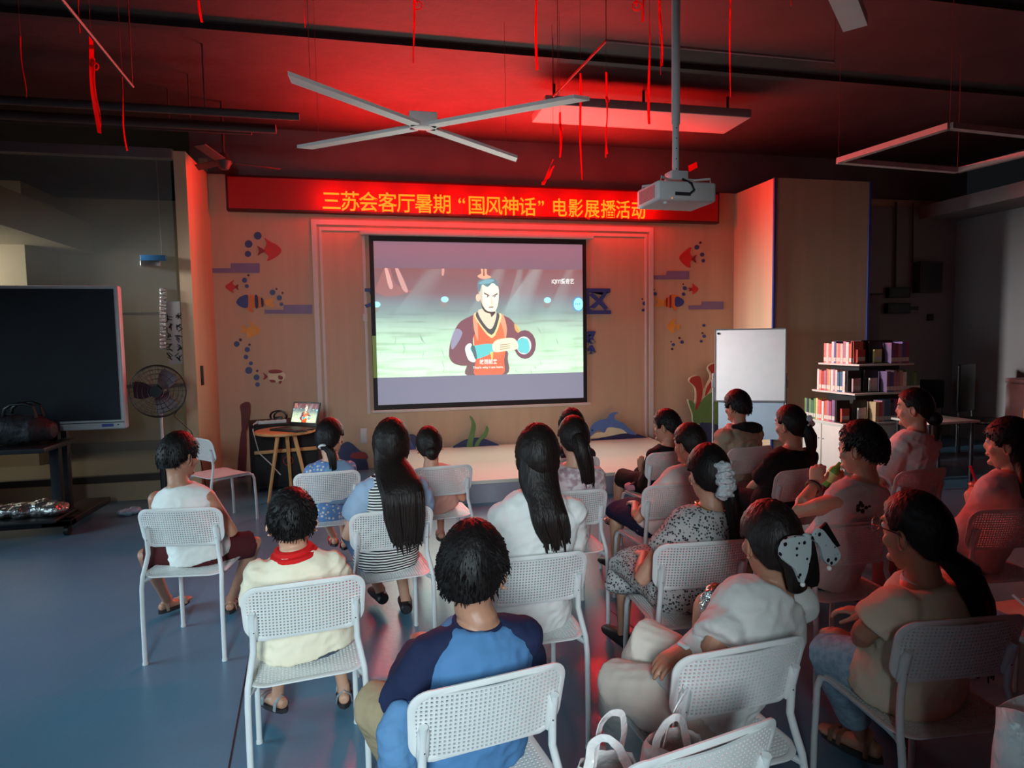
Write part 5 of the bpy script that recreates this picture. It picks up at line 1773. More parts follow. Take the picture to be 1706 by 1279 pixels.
    # face parts
    for q in (-1, 1):
        em = MB()
        Me = Matrix.Translation((q * .0745 * hs, -.016 * hs, -.008 * hs)) @ Matrix.Rotation(q * R(24), 4, 'Z') @ Matrix.Rotation(R(-10), 4, 'X')
        em.ball((0, 0, 0), (.008 * hs, .017 * hs, .028 * hs), n=8)
        ring = [(q * (.006 + .003 * (math.cos(t) < 0)) * hs, .019 * hs * math.cos(t), (.031 if math.sin(t) > 0 else .029) * hs * math.sin(t)) for t in [R(a_) for a_ in range(-100, 215, 15)]]
        em.loft(ring, [.0048 * hs] * len(ring), up=(1, 0, 0), seg=8)
        part('ear', MB().add([Mh @ (Me @ v) for v in em.v], em.f), sk, root)
        part('eye', MB().ball(Mh @ Vector((q * .033 * hs, .0775 * hs, .012 * hs)), .0115 * hs, n=8), M_eye, root)
        part('iris', MB().ball(Mh @ Vector((q * .034 * hs, .0845 * hs, .012 * hs)), .0058 * hs, n=6), M_iris, root)
        part('eyebrow', MB().loft([Mh @ Vector((q * .016 * hs, .0905 * hs, .032 * hs)), Mh @ Vector((q * .034 * hs, .0875 * hs, .037 * hs)), Mh @ Vector((q * .054 * hs, .073 * hs, .032 * hs))], [.0035 * hs, .004 * hs, .0025 * hs], up=(0, 0, 1), seg=6), M_hair, root)
    part('lips', MB().loft([Mh @ Vector((-.021 * hs, .084 * hs, -.057 * hs)), Mh @ Vector((0, .0935 * hs, -.056 * hs)), Mh @ Vector((.021 * hs, .084 * hs, -.057 * hs))], [.003 * hs, .0055 * hs, .003 * hs], up=(0, 0, 1), seg=8), M_lip, root)
    # clothing
    P_ = dict(root=root, Mh=Mh, Hc=Hc, NB=NB, spine=spine, arms=arms, legs=legs, s=s, hs=hs, hz=hz, loc=loc, up=up, trings=trings, body=body)
    if bottom:
        m, kind = bottom['m'], bottom['kind']
        infl = bottom.get('infl', .014)
        mb = MB()
        mb.loft(*trings(-.17, .16, 6, min(.006, infl * .4)), up=(0, 1, 0), seg=18)
        for (Hp, K, A, fd, hl) in legs:
            if kind == 'skirt':
                break
            e = {'shorts': .05, 'long': .97, 'crop': .7}[kind]
            pts = [Hp, Hp.lerp(K, .5), K + (Vector((0, 0, 0)))]
            rad = [.080 * s + infl * 1.3, .070 * s + infl * 1.5, .054 * s + infl * 1.6]
            if kind == 'shorts':
                pts = [Hp, Hp.lerp(K, .5), Hp.lerp(K, .93)]
                rad[2] = .058 * s + infl * 2
                mb.loft(pts, rad, up=(0, .7, .7), seg=16, round_=False)
            else:
                pts += [K.lerp(A, .25 * e / .97), K.lerp(A, .65 * e / .97), K.lerp(A, e)]
                wl = bottom.get('wide', 0)
                rad += [.052 * s + infl * 1.4 + wl * .3, .040 * s + infl * 1.5 + wl * .7, .036 * s + infl * 1.5 + wl]
                mb.loft(pts, rad, up=(0, .7, .7), seg=16)
        if kind == 'skirt':
            c0, c1 = (legs[0][0] + legs[1][0]) / 2, (legs[0][1] + legs[1][1]) / 2
            ln = bottom.get('len', 1.0)
            wk = abs(legs[1][1].x - legs[0][1].x) / 2 + .085 * s
            e = c0.lerp(c1, min(1, ln))
            pts = [c0, c0.lerp(c1, .5 * min(1, ln)), e]
            rad = [(.165 * s + infl, .088 * s + infl), (wk * .9 + infl, .082 * s + infl), (wk + infl, .072 * s + infl)]
            if ln > 1:
                am = (legs[0][2] + legs[1][2]) / 2
                pts += [c1.lerp(am, .35 * (ln - 1)), c1.lerp(am, (ln - 1))]
                rad += [(wk + infl, .080 * s), (wk + infl + .02, .085 * s)]
            mb.loft(pts, rad, up=(0, .6, .8), seg=20)
        fused(bottom.get('name', 'trousers'), mb, m, root, .0085, 3, (.004, 9))
    if top:
        infl = top.get('infl', .016)
        mb = MB()
        t0 = top.get('t0', -.14)
        mb.loft(*trings(t0, .965, 16, infl, top.get('flare', .03)), up=(0, 1, 0), seg=22, round_=False)
        sl = top.get('sleeve', 'short')
        sm_mb = mb
        q0 = lambda J: .012 * s * (1 if J.x > 0 else -1)
        for (J, E, W) in arms:
            if sl == 'none':
                break
            si = top.get('sinfl', .014)
            tgt = mb
            if top.get('sleeve_m'):
                tgt = sm_mb = MB()
                sm_mb.loft([J.lerp(NB, .62), J.lerp(NB, .3) + Vector((q0(J), 0, .004)), J], [(.03 * s, .06 * s), (.042 * s, .068 * s), (.055 * s, .066 * s)], up=(0, 1, 0), seg=14)
            tgt.ball(J, (.048 * s + infl, .056 * s + infl, .046 * s + infl), n=10)
            if sl in ('short', 'puff'):
                e = top.get('slen', .62)
                k = 1.3 if sl == 'puff' else 1
                sm_mb.loft([J.lerp(SH, .25), J.lerp(E, .2), J.lerp(E, e * .75), J.lerp(E, e)], [.052 * s + si, .052 * s + si * k, .050 * s + si * 1.3 * k, .046 * s + si * 1.5], up=(0, 1, .3), seg=16, round_=False)
            else:
                e = top.get('slen', .95)
                sm_mb.loft([J.lerp(SH, .25), J.lerp(E, .3), J.lerp(E, .7), E, E.lerp(W, .35), E.lerp(W, e)], [.052 * s + si, .051 * s + si, .047 * s + si, .044 * s + si, .040 * s + si, .033 * s + si], up=(0, 1, .3), seg=16)
            if top.get('sleeve_m'):
                fused('sleeve', sm_mb, top['sleeve_m'], root, .0085, 3, (.006, 9))
        fused(top.get('name', 'shirt'), mb, top['m'], root, .0075 if near else .0085, 3, (top.get('wr', .012 if near else .008), 8))
        if top.get('collar'):
            cm = top['collar']
            part('collar', MB().torus(NB + Vector((0, -.002, -.004)) - up * .012, .066 * hs, .012 * hs, up, 28, 8), cm, root)
    if shoes:
        for (Hp, K, A, fd, hl) in legs:
            lat = Vector((fd.y, -fd.x, 0))
            if shoes['kind'] == 'sandal':
                mb = MB()
                n = 12
                pl = []
                for k in range(n):
                    an = 2 * math.pi * k / n
                    pl.append((math.cos(an) * .128 * s, math.sin(an) * .046 * s))
                c = hl + fd * .098 * s - Vector((0, 0, .030 * s))
                mb.prism(pl, .024 * s, lambda x, y, d, c=c: c + fd * x + lat * y + Vector((0, 0, d)))
                so = part('sandal', mb, M_sole, root)
                for q in (.13, .165, .02):
                    cc = hl + fd * q * s
                    part('strap', MB().loft([cc + lat * .042 * s - Vector((0, 0, .012)), cc + lat * .036 * s + Vector((0, 0, .025 * s)), cc + Vector((0, 0, (.034 if q > .1 else .06) * s)), cc - lat * .036 * s + Vector((0, 0, .025 * s)), cc - lat * .042 * s - Vector((0, 0, .012))], [(.010, .004)] * 5, up=(0, 0, 1), seg=8), shoes['m'], so)
            else:
                fp = [hl + Vector((0, 0, .012)), hl + fd * .05 * s + Vector((0, 0, .014)), hl + fd * .13 * s + Vector((0, 0, .006)), hl + fd * .20 * s, hl + fd * .23 * s]
                mb = MB().loft(fp, [(.040 * s, .040 * s), (.043 * s, .044 * s), (.048 * s, .034 * s), (.046 * s, .026 * s), (.036 * s, .019 * s)], up=(0, 0, 1), seg=14)
                part('shoe', mb, shoes['m'], root)
    # hair
    mb = MB()
    hair_cap(mb, Mh, hs, style, T, len(label))
    if style in ('short', 'bowl'):
        tufts(mb, Mh, hs, style, T, 1500 if near else 700, len(label), .022)
    P_['hair_mb'] = mb
    if extra:
        extra(P_)
    part('hair', mb, hair or M_hair, root)
    return P_


def long_hair(P_, drop, wid=.085, side=0.0, over=0.0, back=-.13, taper=.75, strands=26):
    "hair falling from the head down the back (local coordinates)"
    mb, Mh, Hc, hs = P_['hair_mb'], P_['Mh'], P_['Hc'], P_['hs']
    a = Mh @ Vector((0, -.045 * hs, .02))
    b = Mh @ Vector((0, -.068 * hs, -.075 * hs))
    sb = P_['spine'](.8)
    c = Vector((Hc.x * .7 + side * .5, sb.y + back, sb.z + .02))
    d = Vector((sb.x + side, sb.y + back - .012, Hc.z - drop))
    pts = [a, b, b.lerp(c, .55), c, c.lerp(d, .5), d]
    rad = [(.080 * hs, .055 * hs), (.084 * hs, .055 * hs), (wid, .046), (wid * 1.04, .034), (wid * 1.0, .028), (wid * taper, .016)]
    sp, sr = [], []
    for i in range(len(pts) - 1):
        p0, p1, p2, p3 = pts[max(0, i - 1)], pts[i], pts[i + 1], pts[min(len(pts) - 1, i + 2)]
        for t in (0, .25, .5, .75):
            sp.append(.5 * ((2 * p1) + (p2 - p0) * t + (2 * p0 - 5 * p1 + 4 * p2 - p3) * t * t + (3 * p1 - p0 - 3 * p2 + p3) * t ** 3))
            sr.append(tuple(a_ + (b_ - a_) * t for a_, b_ in zip(rad[i], rad[i + 1])))
    sp.append(pts[-1])
    sr.append(rad[-1])
    mb.loft(sp, sr, up=(0, 1, 0), seg=24)
    pts, rad = sp[::2], sr[::2]
    r_ = random.Random(int(drop * 1000))
    for k in range(strands):
        q = r_.uniform(-1, 1)
        p = [pt + Vector((q * rd[0] * .92, -math.sqrt(max(0, 1 - q * q)) * rd[1] * .9, 0)) for pt, rd in zip(pts[3:], rad[3:])]
        e = p[-1] + Vector((r_.uniform(-.015, .015), r_.uniform(-.01, .01), -r_.uniform(.01, .07)))
        mb.loft(p + [e], [.003] + [.009] * (len(p) - 1) + [.002], up=(0, 1, 0), seg=6)


def tail(P_, root_pt, path, r0=.03, r1=.012, strands=14):
    "ponytail: root in head coordinates, path in local coordinates relative to the head centre"
    mb, Mh, Hc = P_['hair_mb'], P_['Mh'], P_['Hc']
    pts = [Mh @ Vector(root_pt)] + [Hc + Vector(q) for q in path]
    n = len(pts)
    rad = [r0 * .7] + [r0 + (r1 - r0) * (i / (n - 1)) ** 2 for i in range(1, n)]
    mb.loft(pts, [(r_ * 1.15, r_ * .9) for r_ in rad], up=(0, 1, 0), seg=14)
    rr = random.Random(n)
    for k in range(strands):
        an = rr.uniform(0, 6.28)
        p = [pt + Vector((math.cos(an) * rd * 1.05, math.sin(an) * rd * .85, 0)) for pt, rd in zip(pts, rad)]
        p[-1] = p[-1] + Vector((rr.uniform(-.01, .01), 0, -rr.uniform(.0, .045)))
        mb.loft(p, [.006] * (n - 1) + [.002], up=(0, 1, 0), seg=6)
# ------------------------------------------------------------------ the audience
def hp(px, pytop, Y, hs=1.0, T=.016):
    p = at(px, pytop, Y)
    return p - Vector((0, 0, .118 * hs + T))


C_white = cloth('white_cotton', (220, 220, 216))
C_black = cloth('black_cotton', (22, 20, 22))
C_tank = cloth('white_jersey', (218, 222, 218))
C_maroon = cloth('maroon_shorts', (72, 24, 28))
C_cream = cloth('cream_polo', (222, 214, 190))
C_scarf = cloth('red_scarf', (196, 24, 26))
C_grey = cloth('dark_grey_shorts', (70, 78, 92))
C_blue = cloth('sky_blue_jersey', (74, 118, 162))
C_navy = cloth('navy_jersey', (28, 36, 66))
C_khaki = cloth('khaki_cotton', (158, 142, 112))
C_floral = cloth('blue_floral', (92, 128, 176), pat_spots((214, 206, 186), 42, .18, .42))
C_stripe = cloth('striped_jersey', (220, 220, 214), pat_stripes((30, 30, 36), 22))
C_denim = cloth('pale_denim', (146, 168, 192))
C_jeans = cloth('denim', (84, 106, 138), pat_noise((70, 90, 122), 60, .4, .6))
C_salmon = cloth('pale_salmon', (206, 160, 146))
C_pale = cloth('pale_patterned', (214, 202, 202), pat_noise((168, 140, 146), 26, .45, .62))
C_dkflor = cloth('dark_floral', (40, 36, 46), pat_spots((150, 130, 130), 30, .14, .3))
C_leop = cloth('speckled_grey', (178, 180, 178), pat_spots((48, 50, 54), 84, .30, .46))
C_jacket = cloth('khaki_jacket', (158, 146, 124), bump=.7, bscale=10)
C_slate = cloth('light_grey_jersey', (204, 200, 198))
C_tee = cloth('pale_grey_tee', (196, 197, 193))
C_beige = cloth('beige_linen', (204, 192, 180), bump=.6, bscale=9)
C_blouse = cloth('cream_blouse', (214, 202, 178), bump=.6, bscale=9)
C_ljeans = cloth('washed_denim', (150, 178, 194), pat_noise((128, 158, 178), 40, .4, .6))
C_sandal = mat('beige_strap', (150, 138, 122), 0.6, 0.15, 30)
C_sport = mat('grey_strap', (128, 140, 146), 0.6, 0.2, 30)
C_shoe = mat('black_shoe', (22, 20, 22), 0.45, 0.1)
C_brown = mat('brown_strap', (110, 80, 60), 0.6, 0.1)
C_band = mat('white_band', (214, 218, 220), 0.5, 0.05)

# boy in the white tank top
person('tank', 'boy in a white tank top and dark red shorts, seated leftmost with back turned', hp(297, 720, 3.67), s=.84, bw=1.06, T=.018,
       top=dict(m=C_tank, sleeve='none', name='tank_top', t0=-.1), bottom=dict(m=C_maroon, kind='shorts', name='shorts'),
       shoes=dict(kind='sandal', m=C_sandal), knees=[atz(243, 925, .50), atz(424, 905, .50)], ankles=[atz(279, 1000, .09), atz(384, 1000, .09)],
       skin=M_skin2, foot_yaw=(-30, 12), hyaw=-30)
# boy in the cream shirt


def x_cream(P_):
    NB, up, root = P_['NB'], P_['up'], P_['root']
    part('neckerchief', MB().torus(NB - up * .008, .058, .017, up, 28, 8).torus(NB - up * .026, .072, .017, up, 28, 8), C_scarf, root)


person('cream', 'boy in a cream polo shirt with a red neckerchief, seated before the tank-top boy', hp(485, 812, 2.50), neck=.092, s=.80, bw=1.12, near=True, T=.013,
       top=dict(m=C_cream, sleeve='short', name='polo_shirt', flare=.06), bottom=dict(m=C_grey, kind='shorts', name='shorts'),
       shoes=dict(kind='sandal', m=C_sport), ankles=[atz(463, 1158, .12), atz(573, 1148, .10)], skin=M_skin, foot_yaw=(35, -4), extra=x_cream, hyaw=5)
# boy in blue, front centre


def x_blue(P_):
    root, loc = P_['root'], P_['loc']
    mb = MB()
    q = [loc(v) for v in (at(668, 1178, 1.58), at(660, 1215, 1.56), at(665, 1262, 1.56), at(676, 1300, 1.56))]
    mb.loft(q, [(.03, .03), (.05, .04), (.055, .04), (.04, .03)], up=(0, 1, 0), seg=14)
    fused('tied_jacket', mb, cloth('tied_blue_jacket', (86, 128, 168), bump=.8, bscale=12), root, .008, 2, (.008, 14))
    part('collar_band', MB().torus(P_['NB'] - P_['up'] * .014, .062, .010, P_['up'], 28, 8), C_navy, root)


person('blue', 'boy in a sky blue raglan shirt with navy sleeves, nearest head at the centre', hp(787, 868, 1.70, 1.04, .018), neck=.116, s=.88, hs=1.04, bw=1.06, near=True, T=.018,
       top=dict(m=C_blue, sleeve='long', sleeve_m=C_navy, name='raglan_shirt', slen=.8), bottom=dict(m=C_khaki, kind='long', name='trousers', infl=.018),
       shoes=dict(kind='shoe', m=C_shoe), knees=[atz(628, 1175, .53), None], elbows=[at(664, 1165, 1.62), None], extra=x_blue, skin=M_skin2, hyaw=-20)
# girl in the flowered dress


def x_plaid(P_):
    tail(P_, (0, -.10, -.03), [(0, -.125, -.07), (.01, -.13, -.13), (.015, -.12, -.19)], .026, .012)
    part('hair_tie', MB().torus(P_['Mh'] @ Vector((0, -.108, -.04)), .022, .008, (0, -.6, -.8), 20, 6), C_band, P_['root'])


person('plaid', 'girl in a blue flowered dress with low tied hair beside the round table', hp(549, 697, 4.38), s=.80, style='tied',
       top=dict(m=C_floral, sleeve='short', slen=.35, name='dress_top', flare=.05), bottom=dict(m=C_floral, kind='skirt', len=.9, name='dress_skirt'),
       shoes=dict(kind='sandal', m=M_red), ankles=[atz(556, 895, .12), atz(574, 900, .12)], extra=x_plaid)
# girl with very long hair
person('long', 'girl with very long loose dark hair and pale denim puff sleeves', hp(651, 697, 3.33, 1.0, .02), s=.92, bw=1.0, style='long', hair=M_hairb, T=.02,
       top=dict(m=C_stripe, sleeve='puff', sleeve_m=C_denim, name='striped_top', slen=.6, sinfl=.02), bottom=dict(m=C_jeans, kind='skirt', len=.95, name='denim_skirt'),
       shoes=dict(kind='shoe', m=C_shoe), ankles=[atz(634, 985, .12), atz(676, 1000, .09)], extra=lambda P_: long_hair(P_, .43, .102, .02, back=-.235, strands=34), hyaw=-8)
# girl with the low bun


def x_bun(P_):
    c = P_['Mh'] @ Vector((.01, -.108, -.035))
    P_['hair_mb'].ball(c, (.045, .036, .045), n=10).torus(c, .034, .014, (.2, -.9, .3), 24, 8)


person('bun', 'girl with a low hair bun and bare shoulders, in front of the stage edge', hp(715, 710, 4.34), s=.80, style='tied', hair=M_hairb,
       top=dict(m=C_salmon, sleeve='none', name='sleeveless_top'), bottom=dict(m=C_salmon, kind='shorts', name='shorts'),
       shoes=dict(kind='sandal', m=C_sandal), extra=x_bun, hroll=-6, hyaw=-4)
# woman in the plain white T-shirt, centre
person('center', 'woman in a plain white T-shirt with dark half-tied hair, middle of the rows', hp(895, 706, 2.52, 1.0, .02), s=.98, bw=1.02, style='half', hair=M_hairb, T=.018,
       top=dict(m=C_white, sleeve='short', name='t_shirt', slen=.7, flare=.08, infl=.02), bottom=dict(m=C_khaki, kind='long', name='trousers'),
       shoes=dict(kind='shoe', m=C_band), extra=lambda P_: (long_hair(P_, .30, .072, .035, back=-.125, taper=.8), P_['hair_mb'].torus(P_['Mh'] @ Vector((0, -.085, .055)), .03, .012, (0, -.8, .5), 20, 8)), near=True, hyaw=-12)


def x_pony(P_):
    tail(P_, (0, -.105, .03), [(0, -.135, -.02), (.02, -.14, -.09), (.035, -.135, -.16), (.045, -.125, -.22)], .045, .028, 20)


person('pony', 'woman with a straight ponytail and pale wide-neck top right of the centre woman', hp(955, 693, 3.46), s=.93, style='tied', hair=M_hairb,
       top=dict(m=C_pale, sleeve='short', slen=.35, name='wide_neck_top'), bottom=dict(m=C_jeans, kind='long', name='trousers'),
       shoes=dict(kind='shoe', m=C_shoe), extra=x_pony)
person('front', 'person with bobbed hair mostly hidden behind the ponytailed woman', hp(952, 680, 4.38), s=.85, style='bowl',
       top=dict(m=C_dkflor, sleeve='short', name='flowered_top'), bottom=dict(m=C_black, kind='long', name='trousers'), shoes=dict(kind='shoe', m=C_shoe))
person('g10', 'boy in a black T-shirt holding up his left hand, near the dolphin', hp(1110, 682, 4.40, .98), s=.86, style='short', hyaw=38,
       top=dict(m=C_black, sleeve='short', name='t_shirt'), bottom=dict(m=C_black, kind='shorts', name='shorts'), shoes=dict(kind='sandal', m=C_sandal),
       elbows=[at(1078, 806, 4.55), None], wrists=[at(1070, 786, 4.62), None], hands=[(Vector((-.1, .15, 1)), Vector((.8, .5, 0)), .3), None], yaw=14)


def x_g11(P_):
    P_['hair_mb'].ball(P_['Mh'] @ Vector((.0, -.10, -.02)), (.05, .04, .055), n=10)


person('g11', 'girl in a white blouse, face turned left, behind the woman with the scrunchie', hp(1149, 705, 3.46), s=.84, style='tied', hair=M_hairb, hyaw=18, extra=x_g11,
       top=dict(m=C_white, sleeve='puff', name='blouse', slen=.55), bottom=dict(m=C_navy, kind='skirt', name='skirt'), shoes=dict(kind='shoe', m=C_shoe), yaw=8)


def x_leop(P_):
    Mh, root = P_['Mh'], P_['root']
    tail(P_, (.01, -.10, .01), [(.02, -.13, -.04), (.035, -.145, -.12), (.05, -.15, -.22), (.055, -.14, -.31)], .036, .022, 20)
    mb = MB()
    r_ = random.Random(4)
    for k, (z, y) in enumerate(((.055, -.105), (.025, -.122), (-.005, -.132), (-.035, -.135), (-.062, -.132))):
        c = Mh @ Vector((.012 + .003 * (k % 2), y, z))
        mb.ball(c, (.036, .026, .022), n=8)
        mb.torus(c, .030, .012, (.1 * (-1) ** k, .3, 1), 18, 7)
    fused('scrunchie', mb, cloth('scrunchie_cloth', (200, 208, 210), pat_spots((90, 94, 100), 60, .05, .2), bump=.9, bscale=40), root, .005, 1, (.006, 45))
    part('necklace', MB().torus(P_['NB'] - P_['up'] * .012, .068, .004, P_['up'], 32, 6), mat('gold_chain', (200, 150, 80), 0.3, 0.05, metal=0.8), root)


person('leop', 'woman in a speckled grey dress, ponytail bound with a big pale scrunchie', hp(1180, 740, 2.51), s=.92, bw=1.02, style='tied', extra=x_leop, near=True,
       top=dict(m=C_leop, sleeve='puff', name='dress_top', slen=.5), bottom=dict(m=C_leop, kind='skirt', len=1.3, name='dress_skirt'), shoes=dict(kind='shoe', m=C_shoe), hyaw=-3, yaw=2)


def x_jacket(P_):
    NB, up, root = P_['NB'], P_['up'], P_['root']
    mb = MB().loft([NB + Vector((-.10, -.03, -.01)), NB + Vector((-.05, -.085, -.005)), NB + Vector((.03, -.105, -.015)), NB + Vector((.11, -.07, -.03)), NB + Vector((.13, -.0, -.04))], [(.025, .02), (.04, .035), (.05, .045), (.045, .04), (.02, .02)], up=(0, 0, 1), seg=14)
    fused('hood', mb, C_black, root, .008, 2, (.005, 12))
    mb = MB().loft([NB + Vector((-.075, .03, .0)), NB + Vector((-.10, -.02, -.015)), NB + Vector((-.13, -.05, -.05))], [(.03, .012), (.04, .012), (.03, .012)], up=(0, 0, 1), seg=12)
    part('collar_flap', mb, cloth('pale_lining', (206, 176, 164)), root)


person('jacket', 'person in a khaki jacket with black hood before the whiteboard', hp(1228, 650, 4.44), s=1.0, style='short', hyaw=14, yaw=14, extra=x_jacket, T=.02,
       top=dict(m=C_jacket, sleeve='long', name='jacket', infl=.03, sinfl=.022, wr=.012), bottom=dict(m=C_black, kind='long', name='trousers'), shoes=dict(kind='shoe', m=C_shoe))


def bow_mb(Mx, w_, h_):
    mb = MB()
    for q in (-1, 1):
        mb.loft([Mx @ Vector((0, 0, 0)), Mx @ Vector((q * w_ * .4, -.01, h_ * .1)), Mx @ Vector((q * w_ * .8, -.012, h_ * .05)), Mx @ Vector((q * w_, 0, 0))], [(.006, .006), (h_ * .42, .014), (h_ * .5, .016), (h_ * .40, .006)], up=(0, 1, 0), seg=12)
        mb.loft([Mx @ Vector((0, 0, 0)), Mx @ Vector((q * w_ * .3, -.01, -h_ * .5)), Mx @ Vector((q * w_ * .45, -.005, -h_ * .95))], [(.006, .005), (h_ * .16, .006), (h_ * .2, .004)], up=(0, 1, 0), seg=10)
    mb.ball(Mx @ Vector((0, -.008, 0)), (.014, .014, .016), n=8)
    return mb


def x_black(P_):
    Mh, root = P_['Mh'], P_['root']
    tail(P_, (.02, -.105, .01), [(.03, -.13, -.05), (.03, -.14, -.12), (.03, -.13, -.18)], .04, .02)
    Mx = Mh @ Matrix.Translation((.045, -.105, .035)) @ Matrix.Rotation(R(25), 4, 'Z') @ Matrix.Rotation(R(35), 4, 'Y')
    part('ribbon_bow', bow_mb(Mx, .05, .045), cloth('white_ribbon', (206, 212, 214)), root)


person('black', 'woman in a black top with a white ribbon bow in her hair, before the bookcase', hp(1317, 675, 3.62), s=.96, bw=1.05, style='tied', hyaw=15, yaw=12, extra=x_black,
       top=dict(m=C_black, sleeve='short', name='black_top', slen=.8, infl=.02), bottom=dict(m=C_black, kind='long', name='trousers'), shoes=dict(kind='shoe', m=C_shoe),
       elbows=[at(1262, 805, 3.72), None], wrists=[at(1245, 818, 3.95), None])


def x_drink(P_):
    J, E, W = P_['arms'][0]
    d = (W - E).normalized()
    for q, m in ((.86, C_brown), (.92, M_black)):
        part('bracelet', MB().torus(E.lerp(W, q), .034, .005, d, 24, 6), m, P_['root'])
    mb = MB()
    rr = random.Random(8)
    c = P_['loc'](at(1453, 848, 2.37))
    s_ = P_['spine'](.62)
    for k in range(9):
        p = Vector((c.x + rr.uniform(-.03, .03), s_.y - .128, c.z + rr.uniform(-.022, .022)))
        dx = (p.x - s_.x) / (.165 * P_['s'] + .018)
        p.y = s_.y - (.104 * P_['s'] + .018) * math.sqrt(max(0, 1 - dx * dx)) - .003
        mb.ball(p, (rr.uniform(.006, .013), .010, rr.uniform(.005, .012)), n=6)
    part('printed_emblem', mb, M_black, P_['root'])


person('drink', 'boy in a light sleeveless top drinking from a green bottle, dark emblem on his back', hp(1436, 700, 2.54, 1.02), s=.95, hs=1.02, bw=1.02, style='short', hyaw=20, yaw=14, hpitch=4, near=True, extra=x_drink,
       top=dict(m=C_slate, sleeve='none', name='sleeveless_top', flare=.06, infl=.018), bottom=dict(m=C_grey, kind='shorts', name='shorts'), shoes=dict(kind='sandal', m=C_sandal),
       elbows=[at(1328, 852, 2.62), at(1455, 862, 2.86)], wrists=[at(1358, 806, 2.72), at(1400, 808, 2.88)],
       hands=[(Vector((.45, .25, .8)), Vector((.75, .3, -.35)), .7), (Vector((-.5, -.1, .8)), Vector((-.5, -.6, -.3)), .7)])
bp = at(1386, 790, 2.82)
bt = thing('drink_bottle', 'small green drink bottle held at the mouth of the boy in the sleeveless top', 'bottle', bp)
ax = (at(1400, 772, 2.80) - bp).normalized()
part('body', MB().loft([bp - ax * .07, bp - ax * .06, bp + ax * .03, bp + ax * .05, bp + ax * .075], [.022, .027, .027, .014, .012], up=(0, 1, 0), seg=18, round_=False), mat('green_bottle', (96, 160, 70), 0.25, 0.05), bt, world=True)
part('label_band', MB().loft([bp - ax * .04, bp + ax * .01], [.0276, .0276], up=(0, 1, 0), seg=18, round_=False), mat('pale_green_label', (180, 206, 130), 0.4, 0.1), bt, world=True)


def x_bow(P_):
    Mh, root = P_['Mh'], P_['root']
    P_['hair_mb'].loft([Mh @ Vector((0, -.09, .02)), Mh @ Vector((.015, -.125, -.03)), Mh @ Vector((.02, -.115, -.10))], [.05, (.05, .035), (.035, .02)], up=(0, 1, 0), seg=14)
    Mx = Mh @ Matrix.Translation((.015, -.128, .02)) @ Matrix.Rotation(R(8), 4, 'Z') @ Matrix.Rotation(R(-12), 4, 'Y')
    c_dot = cloth('polka_chiffon', (176, 188, 188), pat_spots((16, 16, 18), 44, .26, .30), bump=.3)
    c_blk = cloth('black_satin', (16, 16, 18), rough=.5)
    knot = part('hair_bow', MB().ball(Mx @ Vector((.02, -.012, .03)), (.016, .014, .018), n=8), c_dot, root)
    sh = [((.02, .03), (-.055, .062), (-.088, .02), (-.050, -.035), (-.030, -.085)), ((.03, .035), (.06, .055), (.095, .0), (.120, -.05), (.085, -.07), (.055, -.045), (.048, .0))]
    for pl, m in ((sh[0], c_dot), (sh[1], c_dot)):
        mb = MB()
        mb.prism(smooth_poly(list(pl), 3), .012, lambda x, y, d: Mx @ Vector((x, -.020 - d + .5 * abs(x) * abs(x), y)))
        part('loop', mb, m, knot)
    mb = MB()
    mb.prism(smooth_poly([(.02, .03), (.04, .03), (.045, -.06), (.03, -.12), (-.02, -.10), (-.028, -.088)], 3), .010, lambda x, y, d: Mx @ Vector((x, -.006 - d, y)))
    part('black_tail', mb, c_blk, knot)
    mb = MB()
    mb.prism([(.045, .03), (.10, .055), (.135, -.03), (.10, -.03)], .008, lambda x, y, d: Mx @ Vector((x, -.004 - d, y)))
    part('black_loop', mb, c_blk, knot)
    for q in ((-.030, -.090), (.070, -.074)):
        part('pearl', MB().ball(Mx @ Vector((q[0], -.026, q[1])), .0075, n=8), mat('pearl', (230, 230, 226), 0.15, 0.02), knot)
    J, E, W = P_['arms'][1]
    d = (W - E).normalized()
    wr = P_['loc'](at(1154, 1078, 1.72))
    wt = part('wristwatch', MB().torus(E.lerp(W, .95), .031, .007, d, 24, 6), mat('watch_strap', (150, 170, 170), 0.4), root)
    part('watch_face', MB().rbox(E.lerp(W, .95) + Vector((-.046, -.02, -.018)), E.lerp(W, .95) + Vector((-.028, .02, .02)), .005), mat('pale_watch_case', (190, 214, 214), 0.25), wt)


person('bow', 'woman in a pale grey T-shirt with a polka dot bow, eating, legs crossed', hp(1284, 835, 1.72, .98), s=.98, hs=.98, bw=.98, style='tied', hair=M_hairb, hyaw=-3, yaw=14, near=True, extra=x_bow, skin=M_skin2,
       top=dict(m=C_tee, sleeve='short', name='t_shirt', slen=.72, infl=.02, flare=.02, t0=-.06, sinfl=.02, wr=.011), bottom=dict(m=C_beige, kind='long', name='wide_trousers', infl=.02, wide=.02), shoes=dict(kind='shoe', m=C_band),
       knees=[at(1036, 1140, 1.82), at(1078, 1072, 1.92)], ankles=[atz(1052, 1275, .09), at(1068, 1185, 2.05)],
       elbows=[at(1188, 1085, 1.60), at(1235, 1080, 1.80)], wrists=[at(1163, 1050, 1.80), at(1150, 1078, 1.68)],
       hands=[(Vector((.0, -.1, 1)), Vector((.95, -.3, .1)), .6), (Vector((-1, .1, -.25)), Vector((0, 0, -1)), .35)])
wp = at(1188, 994, 1.76)
wt = thing('wrapped_snack', 'brown snack in silver foil held by the woman with the polka dot bow', 'snack', wp)
mb = MB().loft([wp + Vector((-.03, 0, -.045)), wp + Vector((-.01, 0, -.02)), wp + Vector((.01, 0, .0))], [.016, .034, .040], up=(0, 1, 0), seg=12)
